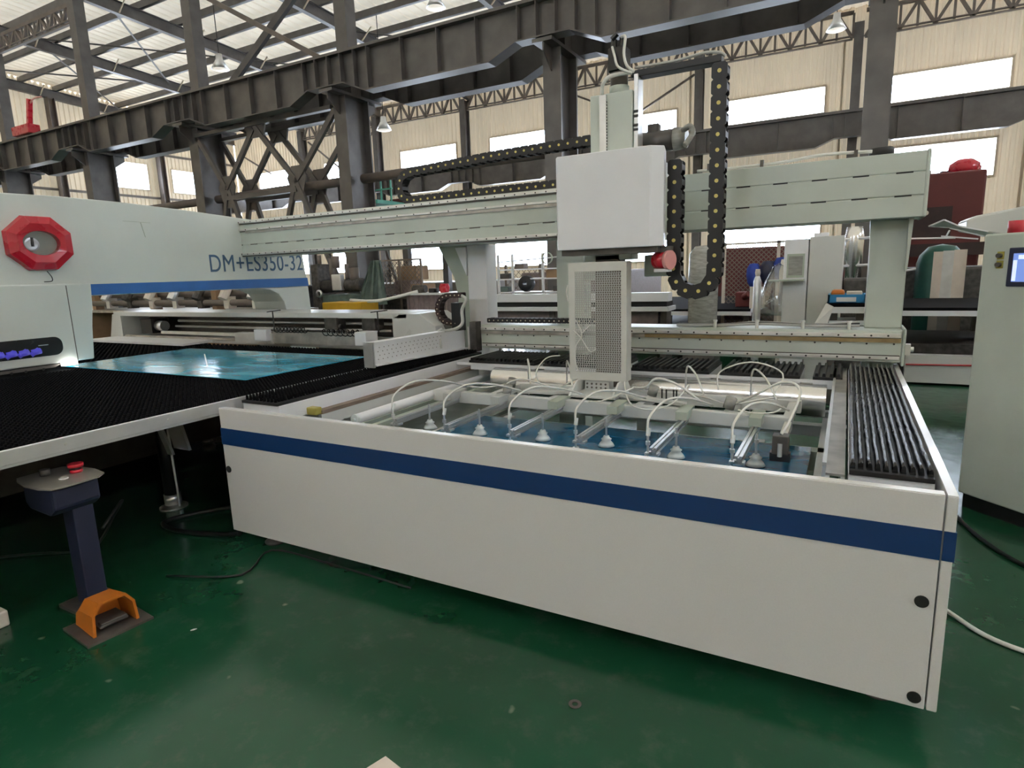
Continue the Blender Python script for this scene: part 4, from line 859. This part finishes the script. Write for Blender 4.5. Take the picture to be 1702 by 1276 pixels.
MB().add([(.66, 6.99, 1.972), (.80, 6.99, 1.953), (.85, 6.95, 1.958), (.74, 6.91, 2.012)], [(0, 1, 2, 3)]).add([(.80, 7.0, 1.945), (1.06, 7.0, 1.86), (1.08, 6.95, 1.90), (.86, 6.95, 1.96)], [(0, 1, 2, 3)]).build('mesh_plate', 'rail', st)
MB().bar((1.10, 7.0, 1.88), (1.16, 7.0, 0), .04, .04, up=(0, 1, 0)).build('stand_post', 'dirt_steel', st)

# ================================================================ BACKGROUND
def legs_table(name, x0, x1, y0, y1, z, label, top='black_matt', edge='paint_light', th=.06):
    r = root(name, ((x0+x1)/2, (y0+y1)/2, 0), label, 'table', 'background brush tables')
    box('table_top', top, r, x0, x1, y0, y1, z-th, z); box('edge_strip', edge, r, x0-.02, x1+.02, y0-.02, y0, z-th-.05, z-th+.02)
    box('edge_strip', edge, r, x1, x1+.02, y0, y1, z-th, z+.005)
    for x in (x0+.08, (x0+x1)/2, x1-.08):
        for y in (y0+.1, y1-.1): box('leg', 'dirt_steel', r, x-.04, x+.04, y-.04, y+.04, 0, z-th)
    box('lower_shelf', 'machine_dark', r, x0+.1, x1-.1, y0+.3, y1-.1, .15, .5)
    return r
legs_table('brush_bench', -4.3, -1.45, 11.3, 15.8, .9, 'black-topped bench with white edge behind the hanging chain')
legs_table('brush_bench', .45, 3.2, 9.9, 12.2, 1.02, 'black-topped bench between the gantry leg and control cabinet')
box('shelf_plate', 'paint_light', legs_table('brush_bench', -.2, .5, 8.0, 8.5, 1.2, 'small black-topped bench carrying the blue bin'), -.2, .5, 8.0, 8.5, .95, 1.0)
lr = root('long_bench', (-4.2, 10, 0), 'long pale machine bench with a dark slot seen between the gantry legs', 'bench')
box('top_rail', 'paint_light', lr, -6.0, -2.5, 9.8, 10.05, 1.13, 1.27); box('slot', 'black', lr, -5.9, -2.55, 9.9, 10.3, 1.04, 1.13); box('lower_rail', 'paint_light', lr, -6.0, -2.5, 9.8, 10.3, .97, 1.04)
for x in (-5.9, -4.6, -3.4, -2.6): box('leg', 'dirt_steel', lr, x-.05, x+.05, 9.9, 10.2, 0, .97)
box('drawer_box', 'tarp_purple', lr, -5.8, -2.7, 9.95, 10.25, .5, .95)
# blue bin with parts
bn = root('blue_bin', (0, 8.2, 1.2), 'blue plastic parts bin on the small bench left of the gantry leg', 'bin')
MB().box(-.19, .2, 8.02, 8.04, 1.2, 1.3).box(-.19, .2, 8.36, 8.38, 1.2, 1.3).box(-.19, -.17, 8.02, 8.38, 1.2, 1.3).box(.18, .2, 8.02, 8.38, 1.2, 1.3).box(-.19, .2, 8.02, 8.38, 1.2, 1.21).build('tub', 'blue_bin', bn)
box('label_card', 'paint_light', bn, -.10, .10, 8.012, 8.02, 1.22, 1.27)
tag(MB().box(-.16, -.02, 8.08, 8.3, 1.25, 1.35).build('orange_tool', 'orange', bev=.03), 'orange tool case lying in the blue bin', 'tool case')
tag(MB().box(.0, .16, 8.1, 8.3, 1.25, 1.33).build('white_box', 'paper', bev=.01), 'small cream box lying in the blue bin', 'box')
# white cloth bag
tag(MB().add([(-.32, 7.9, .95), (-.18, 7.88, .95), (-.12, 7.9, 1.17), (-.2, 7.95, 1.21), (-.3, 8.1, .95), (-.15, 8.1, .95), (-.15, 8.1, 1.17)], [(0, 1, 2, 3), (0, 3, 6, 4), (1, 5, 6, 2), (2, 6, 3), (0, 4, 5, 1)]).build('white_cloth', 'lip_white'), 'white plastic bag hanging at the corner of the small bench', 'bag')
# tall white cabinet
wc = root('white_cabinet', (-.4, 9.3, 0), 'tall pale cabinet with wrapped screen and side shelf behind the gantry', 'cabinet')
MB().box(-.76, -.47, 9.0, 9.5, 0, 1.98).build('control_column', 'paint_light', wc, bev=.01); MB().box(-.46, -.06, 9.0, 9.7, 0, 2.0).build('door_unit', 'paint_white', wc, bev=.01)
box('door_seam', 'dirt_steel', wc, -.468, -.462, 8.998, 9.0, .1, 1.98)
w_ = box('screen', 'wrap', wc, -.70, -.53, 8.985, 9.0, 1.51, 1.76); box('screen_frame', 'paint_shade', wc, -.72, -.51, 8.99, 8.999, 1.48, 1.79)
box('side_shelf', 'paint_shade', wc, -.92, -.5, 8.8, 9.0, 1.44, 1.46); MB().box(-.42, -.25, 9.1, 9.3, 2.0, 2.05).build('top_box', 'paint_light', wc)
# wrapped barrel
tag(MB().lathe([(0, .5), (.19, .5), (.2, .6), (.21, 1.5), (.2, 1.85), (.12, 1.95), (0, 1.96)], (-1.82, 9.1, 0), 20).build('wrapped_drum', 'wrap', smooth=True), 'grey plastic-wrapped drum seen inside the hanging chain loop', 'drum')
tag(box('drum_stand', 'dirt_steel', None, -2.05, -1.6, 8.9, 9.35, 0, .5), 'dark stand under the plastic-wrapped drum', 'stand')
# gas cylinders / bags
for k, (x, y, hh, m, lb) in enumerate([(-1.15, 9.6, 1.62, 'aluminium', 'thin silver gas bottle with pale valve behind the bench'), (-.9, 10.6, 1.75, 'paper', 'white gas bottle beside the tall pale cabinet')]):
    b_ = root('gas_bottle', (x, y, 0), lb, 'gas bottle'); MB().lathe([(0, 0), (.05, 0), (.055, .1), (.055, hh-.2), (.03, hh-.12), (0, hh-.12)], (x, y, 0), 14).build('cylinder', m, b_, smooth=True); MB().lathe([(0, 0), (.03, 0), (.04, .05), (.03, .1), (0, .1)], (x, y, hh-.12), 12).build('valve_cap', 'paper', b_)
for k, (x, y, z, rx, m, lb) in enumerate([(-1.62, 12.86, 1.56, .14, 'blue_cloth', 'blue bundle hanging on the fence near the chain loop'), (-1.12, 12.86, 1.66, .16, 'blue_cloth', 'dark blue coat bundle hanging on the fence in the middle'), (-.82, 12.86, 1.64, .15, 'navy', 'navy bundle hanging on the fence beside the tall pale cabinet'), (-1.36, 12.86, 1.60, .16, 'navy', 'navy bundle between the two blue bundles')]):
    tag(MB().lathe([(0, .12), (rx*.6, .11), (rx*.95, .02), (rx, -.12), (rx*.8, -.25), (rx*.3, -.36), (0, -.38)], (x, y, z), 7).build('cloth_bundle', m, smooth=True), lb, 'cloth')
tag(MB().lathe([(0, 1.68), (.10, 1.62), (.2, 1.4), (.3, 1.1), (.28, .9), (0, .9)], (-.92, 10.2, 0), 11).build('plastic_bag', 'clear_plastic', smooth=True), 'clear plastic bag draped behind the bench at the fence', 'bag')
tag(box('pale_board', 'paper', None, -1.5, -1.25, 11.5, 11.53, .9, 1.28), 'pale board leaning behind the black-topped bench', 'board')
for k, (x, y, z, w, m, lb) in enumerate([(-1.05, 11.9, .9, .3, 'maroon', 'brown-red pump unit on the black-topped bench'), (-1.9, 12.2, .9, .2, 'dirt_steel', 'dark small motor on the black-topped bench'), (-.8, 10.6, .9, .14, 'red', 'small red box on the bench end beside the tall cabinet')]):
    tag(MB().box(x-w/2-.6*(k < 2), x+w/2-.6*(k < 2), y, y+w, z, z+w*.9).cyl((x-.6*(k < 2), y, z+w*.6), (x-.6*(k < 2)+.1, y-.1, z+w*.8), w*.2).build('bench_item', m, bev=.02), lb, 'machine part')
# yard fence and far low clutter on right-centre
fn = root('mesh_fence', (-.9, 13, 0), 'tall brown wire mesh fence behind the hanging bundles', 'fence')
def mesh_panel(x0, x1, y, z0, z1, st, rad, m, par, name='wire_mesh'):
    mb = MB(); w = x1-x0; hh = z1-z0; k = -hh
    while k < w:
        a0 = max(0, k); b0 = min(w, k+hh)
        if b0 > a0: mb.bar((x0+a0, y, z0+a0-k), (x0+b0, y, z0+b0-k), rad, rad, up=(0, 1, 0)).bar((x0+a0, y, z1-(a0-k)), (x0+b0, y, z1-(b0-k)), rad, rad, up=(0, 1, 0))
        k += st
    return mb.build(name, m, par, kind='stuff')
mesh_panel(-2.2, -.2, 13, .1, 2.05, .09, .014, 'wire', fn)
for x in (-2.2, -1.2, -.2): box('post', 'paper', fn, x-.03, x+.03, 12.98, 13.04, 0, 2.1)
box('top_rail', 'paper', fn, -2.2, -.2, 12.98, 13.02, 2.05, 2.09)
tag(MB().box(-3.0, -.4, 16, 18, 0, 2.06).box(-.4, .5, 16.2, 18, 0, 2.0).build('red_machine', 'maroon', bev=.05), 'maroon machine enclosure behind the mesh fence', 'machine')
# maroon tall machine right
rm = root('red_press', (2.1, 24, 0), 'tall maroon hydraulic press standing before the right-hand window', 'machine')
MB().box(.86, 3.41, 23, 25, 0, 4.16).build('body', 'maroon', rm, bev=.06); MB().lathe([(0, 0), (.36, 0), (.42, .12), (.40, .3), (.2, .44), (0, .46)], (2.96, 24, 4.16), 16).build('cap', 'red', rm, smooth=True)
MB().cyl((1.95, 23.9, 4.16), (1.95, 23.9, 4.34), .16).cyl((2.45, 23.9, 4.16), (2.45, 23.9, 4.28), .12).cyl((3.3, 23.9, 4.16), (3.3, 23.9, 4.36), .08).build('fitting', 'maroon', rm)
box('dark_panel', 'maroon_dark', rm, 1.08, 2.65, 22.95, 23, 2.27, 3.16); MB().lathe([(0, 0), (.075, 0), (.075, .03), (0, .03)], (1.98, 22.92, 3.0), 12, 'y').build('dial', 'paper', rm); box('vent', 'black', rm, 1.36, 1.86, 22.94, 23, 3.28, 3.56); box('pale_plate', 'tarp_purple', rm, 1.32, 1.86, 22.94, 23, 3.16, 3.26)
tag(MB().box(.45, 4.8, 22.0, 22.6, 1.7, 2.06).box(.6, .8, 22.1, 22.5, 0, 1.7).box(4.4, 4.6, 22.1, 22.5, 0, 1.7).build('red_beam', 'maroon_dark'), 'dark maroon crossbeam below the tall maroon press', 'beam')
tag(box('red_extinguisher_box', 'red', None, .52, .72, 12, 12.3, 1.6, 2.0), 'red box with white dot behind the right gantry leg', 'box')
tk = root('green_tank', (1.4, 12.9, 0), 'dark green round-topped pressure tank right of the gantry leg', 'tank')
MB().lathe([(0, .2), (.33, .2), (.36, .3), (.36, 1.58), (.32, 1.72), (.2, 1.86), (0, 1.90)], (1.40, 12.95, 0), 24).build('shell', 'green_tank', tk, smooth=True)
for a_ in (30, 150, 270): MB().cyl((1.40+.29*math.cos(math.radians(a_)), 12.95+.29*math.sin(math.radians(a_)), 0), (1.40+.29*math.cos(math.radians(a_)), 12.95+.29*math.sin(math.radians(a_)), .3), .03).build('leg', 'green_tank', tk)
pn = root('white_locker', (1.4, 12.3, 0), 'pale folded metal screen standing in front of the green tank', 'screen')
MB().prism([(1.23, 12.37), (1.35, 12.3), (1.35, 12.32), (1.23, 12.39)], 'z', 0, 1.77).build('leaf', 'paper', pn); box('leaf', 'hose_grey', pn, 1.35, 1.50, 12.3, 12.32, 0, 1.78); MB().prism([(1.50, 12.3), (1.66, 12.22), (1.66, 12.24), (1.50, 12.32)], 'z', 0, 1.79).build('leaf', 'paper', pn)
# orange scaffold fence posts right
for k, x in enumerate((.62, .68)):
    pass
sp = root('rusty_stand', (.68, 12.35, 0), 'rusty post and rail stand between gantry leg and green tank', 'stand')
MB().cyl((.77, 12.35, 0), (.79, 12.35, 2.05), .03, n=8).build('post', 'cardboard', sp); MB().cyl((.3, 12.35, 2.02), (.79, 12.35, 2.05), .02, n=6).cyl((.3, 12.35, 1.4), (1.0, 12.35, 1.5), .018, n=6).cyl((.3, 12.35, 1.2), (.77, 12.35, 1.4), .018, n=6).build('rail', 'paint_light', sp); MB().cyl((.79, 12.35, 2.0), (1.5, 12.35, 1.98), .015, n=6).build('hose', 'paint_light', sp)
tag(MB().box(.62, 2.6, 13.6, 14.8, .0, 1.5).build('dark_machine', 'machine_dark', bev=.05), 'dark machine mass behind the green tank', 'machine')
tag(MB().box(.6, 2.5, 10.45, 11.6, .0, .45).cyl((.6, 10.4, .35), (1.6, 10.3, .5), .06).build('floor_clutter', 'machine_dark', bev=.05), 'dark machine parts under the right-hand bench', 'machine part')
for k, (x, y) in enumerate(((-.1, 9.9), (.0, 10.1))):
    pass
fo = MB().lathe([(0, 1.3), (.12, 1.3), (.13, 2.0), (.10, 2.15), (0, 2.15)], (.05, 10.2, 0), 14).build('foil_duct', 'steel_sheet', smooth=True); tag(fo, 'silver foil-wrapped duct right of the tall pale cabinet', 'duct')
tag(MB().cyl((-.2, 10.1, 1.97), (.6, 10.1, 2.0), .02, n=6).cyl((-.2, 10.1, 1.6), (.6, 10.1, 1.62), .018, n=6).cyl((-.2, 10.1, 1.2), (.6, 10.1, 1.2), .018, n=6).cyl((.05, 10.1, 0), (.05, 10.1, 2.0), .02, n=6).build('pipe_rack', 'paint_light'), 'pale pipe rack beside the tall pale cabinet', 'rack')
tag(MB().box(-.05, .35, 9.2, 9.6, .0, 1.45).build('tool_trolley', 'machine_dark', bev=.03), 'dark tool trolley between tall cabinet and gantry leg', 'trolley')
# centre background: shelving rack and pale gantry posts
rk = root('shelf_rack', (-5.2, 10.4, 0), 'pale metal shelving rack seen between the gantry legs', 'shelf')
for z in (1.27, 1.52, 1.70): box('shelf_board', 'paint_light', rk, -5.95, -4.3, 10.35, 10.75, z, z+.025)
for x in (-5.93, -5.62, -4.98, -4.32): MB().box(x-.02, x+.02, 10.35, 10.39, 0, 2.0).build('upright', 'paint_light', rk)
MB().cyl((-5.95, 10.37, 1.86), (-4.3, 10.37, 1.93), .012, n=6).build('top_bar', 'paint_light', rk)
tag(MB().lathe([(.09, -.012), (.11, -.012), (.11, .012), (.09, .012), (.09, -.012)], (-4.87, 10.33, 1.90), 20, 'y').build('hose_ring', 'paint_shade', smooth=True), 'coiled pale hose ring hanging on the shelving rack', 'hose')
tag(MB().lathe([(.05, -.08), (.14, -.08), (.15, -.05), (.15, .05), (.14, .08), (.05, .08), (.05, -.08)], (-5.35, 10.42, 1.445), 18, 'y').build('black_spool', 'black', smooth=True), 'black spool standing on the lower rack shelf', 'spool')
tag(MB().box(-4.93, -4.5, 10.4, 10.7, 1.545, 1.69).build('brown_box', 'cardboard'), 'brown cardboard box on the right end of the rack', 'box')
for k, (x, z, m, lb) in enumerate([(-5.82, 1.545, 'machine_dark', 'small dark part on the left end of the middle rack shelf'), (-5.85, 1.295, 'tarp_green', 'small dark tin on the lower rack shelf'), (-5.5, 1.725, 'steel_shade', 'grey tray on the top rack shelf'), (-4.7, 1.295, 'machine_dark', 'dark crate on the lower right rack shelf')]):
    tag(MB().box(x-.1, x+.1, 10.4, 10.6, z, z+.1).build('rack_item', m, bev=.01), lb, 'container')
f2 = root('mesh_fence', (-5, 13.5, 0), 'pale wire mesh fence in front of the low windows behind the rack', 'fence'); mesh_panel(-7.9, -5.9, 14.2, .1, 1.75, .16, .012, 'wire', f2)
for x in (-7.9, -6.9, -5.9): box('post', 'wire', f2, x-.03, x+.03, 14.18, 14.24, 0, 1.85)
# left-centre background: cage, boxes, machine heap, yellow box
cg = root('wire_cage', (-9.7, 12, 0), 'brown wire cage with cartons behind the carriage beam', 'cage')
mesh_panel(-10.3, -9.0, 12, 1.1, 2.0, .12, .012, 'wire', cg)
for x in (-10.3, -9.65, -9.0): box('post', 'wire', cg, x-.025, x+.025, 11.98, 12.02, 0, 2.05)
for z in (1.1, 2.02): box('rail', 'wire', cg, -10.3, -9.0, 11.98, 12.02, z, z+.04)
for k, (x0, x1, z0, z1, lb) in enumerate([(-10.0, -9.5, 1.2, 1.55, 'lower left carton in the wire cage'), (-9.5, -9.1, 1.2, 1.45, 'lower right carton in the wire cage'), (-9.9, -9.3, 1.55, 1.9, 'top carton in the wire cage')]):
    tag(MB().box(x0, x1, 12.2, 12.7, z0, z1).build('carton', 'cardboard' if k else 'tarp_purple', bev=.01), lb, 'carton')
tag(MB().box(-10.3, -9.0, 12.1, 12.8, 0, 1.19).build('cage_table', 'machine_dark'), 'dark table carrying the cartons', 'table')
tb = root('covered_table', (-8.6, 11.8, 0), 'white-topped table hung with a purple-grey curtain behind the C-shaped chain', 'table')
box('table_top', 'paint_light', tb, -8.95, -7.4, 11.2, 12.2, 1.22, 1.26)
mb = MB(); pts = [(-8.9+.03*i, 11.25+.03*math.sin(i*1.3)) for i in range(50)]
mb.add([(x, y, z) for z in (.3, 1.22) for x, y in pts], [(i, i+1, 50+i+1, 50+i) for i in range(49)]); mb.build('curtain', 'tarp_purple', tb)
for k, (x, w, hh, m, lb) in enumerate([(-8.7, .35, .18, 'machine_dark', 'dark machine part lying on the curtained table'), (-8.3, .22, .1, 'black', 'small black part on the curtained table'), (-8.0, .16, .2, 'red', 'red and white can on the curtained table')]):
    tag(MB().cyl((x-w/2, 11.5, 1.26+hh/2), (x+w/2, 11.5, 1.26+hh/2), hh/2).box(x-w/3, x+w/3, 11.4, 11.6, 1.26, 1.26+hh).build('table_item', m, bev=.01), lb, 'machine part')
yb = tag(MB().box(-10.92, -9.7, 10.6, 11.2, .72, 1.10).build('yellow_box', 'yellow', bev=.02), 'yellow steel box behind the white carriage beam', 'box')
tag(box('box_stand', 'machine_dark', None, -10.85, -9.75, 10.65, 11.15, 0, .72), 'dark stand under the yellow steel box', 'stand')
mh = root('lathe_machine', (-11.2, 11.8, 0), 'old dark green lathe with handwheel heaped behind the yellow box', 'machine')
MB().box(-12.0, -10.4, 11.5, 12.2, 0, 1.25).build('bed', 'tarp_green', mh, bev=.04); MB().box(-12.05, -11.8, 11.4, 12.0, .6, 2.02).build('column', 'machine_dark', mh, bev=.03)
MB().cyl((-11.8, 11.6, 1.45), (-10.5, 11.6, 1.48), .16, n=16).build('spindle', 'machine_dark', mh, smooth=True)
for (x, z0, z1, rad) in ((-11.9, 2.0, 2.25, .05), (-11.5, 1.55, 2.15, .06), (-11.35, 1.9, 2.2, .10), (-11.0, 1.55, 2.0, .05), (-10.75, 1.5, 1.9, .12)): MB().cyl((x, 11.6, z0), (x, 11.6, z1), rad, n=10).build('fitting', 'steel_shade', mh, smooth=True)
MB().box(-11.3, -11.0, 11.35, 11.5, 1.35, 1.75).build('headstock', 'aluminium', mh, bev=.02)
MB().lathe([(.06, -.02), (.10, -.02), (.10, .02), (.06, .02), (.06, -.02)], (-11.75, 11.35, 1.28), 18, 'y').build('handwheel', 'aluminium', mh, smooth=True)
mb = MB(); pts = [(-10.6+.075*i, 11.45+.07*math.sin(i*1.7)) for i in range(14)]
mb.add([(x, y, 1.0) for x, y in pts]+[(-10.1+(x+10.1)*.3, y+.2, 2.05) for x, y in pts], [(i, i+1, 14+i+1, 14+i) for i in range(13)])
tag(mb.build('green_tarp', 'tarp_green'), 'grey-green tarpaulin draped over a machine right of the lathe', 'tarpaulin')
tag(MB().tube([(-10.2, 10.8, 1.14), (-9.4, 10.9, 1.12), (-8.6, 11.3, 1.30)], .04).build('white_pipe', 'plastic_hose', smooth=True), 'white pipe lying right of the yellow box', 'pipe')
# ladder
ld = root('ladder', (-13.5, 16, 0), 'dark steel stair ladder behind the press, near the column', 'ladder')
for dx in (0, .7): MB().bar((-14.6+dx, 16, 4.0), (-13.2+dx, 16, .0), .1, .06, up=(0, 1, 0)).build('rail', 'steel_grey', ld)
for k in range(9): MB().box(-14.6+.155*k+.05, -13.9+.155*k-.0, 15.95, 16.05, 3.9-.44*k, 3.94-.44*k).build('step', 'steel_grey', ld)
# green platform
gp = root('green_platform', (-11.7, 14, 3.5), 'small turquoise railed platform beside the column behind the chain', 'platform')
box('deck', 'green_rail', gp, -12.1, -11.35, 13.36, 14.8, 3.62, 3.72)
for x in (-12.05, -11.75, -11.4): box('post', 'green_rail', gp, x-.02, x+.02, 14, 14.04, 3.72, 4.35)
for z in (4.05, 4.32): box('rail', 'green_rail', gp, -12.1, -11.35, 14, 14.04, z, z+.04)
for x in (-12.0, -11.7): MB().bar((x, 14.1, 3.6), (x+.4, 14.1, 3.1), .05, .05, up=(0, 1, 0)).build('strut', 'green_rail', gp)
pk = root('pink_hood', (-10.5, 16, 0), 'pale pinkish machine hood with red band behind the turquoise platform', 'machine')
MB().box(-11.6, -9.0, 15.5, 17, 2.6, 3.9).build('hood', 'paper', pk, bev=.05); box('red_band', 'maroon', pk, -12.6, -9.8, 15.4, 15.5, 3.85, 3.98); box('post', 'steel_grey', pk, -12.3, -12.1, 15.5, 15.7, 0, 3.85); box('post', 'steel_grey', pk, -11.5, -11.3, 16.5, 16.7, 0, 2.6)
# rollers and brown machine seen through the press throat
rm2 = root('roller_stand', (-11, 10, 0), 'rusty roller stand seen through the press throat', 'machine')
for (y, z, rad) in ((8.9, 1.42, .10), (9.3, 1.55, .08), (8.7, 1.22, .07)): MB().cyl((-17.0, y, z), (-10.0, y, z), rad, n=12).build('roller', 'steel_shade', rm2, smooth=True)
for x in (-17.0, -14.5, -12.2, -10.2):
    MB().box(x-.1, x+.1, 8.5, 9.6, 0, 1.0).box(x-.08, x+.08, 8.7, 8.9, 1.0, 1.7).build('stand', 'cardboard', rm2)
box('deck', 'stained_steel', rm2, -17.2, -10, 8.5, 9.6, 1.0, 1.06)
for k in range(7):
    x = -16.2+k*.9; MB().cyl((x, 8.55, 1.3), (x, 8.7, 1.55), .10, n=10).box(x-.05, x+.1, 8.6, 8.8, 1.1, 1.35).build('clamp', ['aluminium', 'machine_dark', 'paper'][k % 3], rm2)
tag(MB().box(-19, -12.4, 10.5, 12, 0, 1.5).build('dark_bench', 'machine_dark', bev=.05), 'dark long bench far behind the roller stand', 'bench')
# low back building shapes along far wall
tag(MB().box(-10.5, -6.4, 20, 24, 0, 1.6).build('far_machine', 'tarp_purple', bev=.05), 'grey-purple machine row far behind the mesh fence', 'machine')
tag(MB().box(-26, -13.5, 22, 26, 0, 1.3).build('far_stock', 'steel_shade', bev=.05), 'dark stock pile far behind at left', 'stock pile')

# ================================================================ FLOOR ITEMS
def cable(pts, rad, m, label, name='floor_cable'):
    tag(MB().tube(pts, rad, n=8).build(name, m, smooth=True), label, 'cable')
cable([(-3.42, 2.42, .06), (-3.6, 2.42, .015), (-3.95, 2.33, .015), (-4.2, 2.40, .015), (-4.0, 2.75, .015), (-3.6, 3.1, .015)], .016, 'black', 'thick black cable looping on the floor left of the white machine')
cable([(-3.6, 1.7, .35), (-3.75, 1.9, .42), (-4.05, 2.0, .25), (-4.2, 1.9, .02), (-4.5, 1.7, .012), (-5.0, 1.3, .012)], .009, 'black', 'thin black cable rising from behind the navy pedestal')
cable([(-3.4, 1.9, .012), (-3.0, 2.1, .012), (-3.1, 2.4, .012), (-2.6, 2.42, .012), (-2.0, 2.4, .012)], .006, 'black', 'thin black cable running under the front of the machine')
cable([(.70, 4.85, .012), (.74, 4.6, .012), (.82, 4.3, .012), (.95, 4.05, .012), (1.2, 3.85, .012)], .012, 'black', 'dark cable on the green floor below the control cabinet')
cable([(.40, 3.5, .012), (.52, 3.34, .012), (.64, 3.18, .012), (.80, 3.10, .012), (1.1, 3.05, .012)], .011, 'plastic_hose', 'white cable curving over the green floor at the right edge')
tag(MB().lathe([(.012, 0), (.024, 0), (.026, .004), (.012, .004), (.012, 0)], (-.85, 1.97, 0), 18).build('washer', 'dirt_steel'), 'small grey washer lying on the green floor', 'washer')
tag(MB().prism([(-1.385, 1.34), (-1.355, 1.425), (-1.19, 1.39), (-1.20, 1.30), (-1.33, 1.28)], 'z', 0, .004).build('paper_scrap', 'paper'), 'cream cardboard scrap on the floor at the bottom edge', 'scrap')
tag(MB().prism([(-2.755, 1.615), (-2.745, 1.625), (-2.74, 1.64), (-2.752, 1.63)], 'z', 0, .004).build('white_chip', 'plastic_hose'), 'tiny white chip on the green floor near the orange pedal', 'chip')
for k, (x, y) in enumerate(((-5.85, 3.9), (-5.72, 3.95))):
    tag(MB().lathe([(0, 0), (.05, .01), (.06, .04), (.03, .07), (0, .075)], (x, y, 0), 7).build('crumpled_film', 'clear_plastic', smooth=True), 'crumpled clear film under the brush table, '+['left', 'right'][k]+' piece', 'film', 'crumpled film')
tag(MB().box(-3.86, -3.665, 1.10, 1.24, 0, .085).build('white_block', 'paper', bev=.01), 'pale block on the floor at the left edge below the pedestal', 'block')
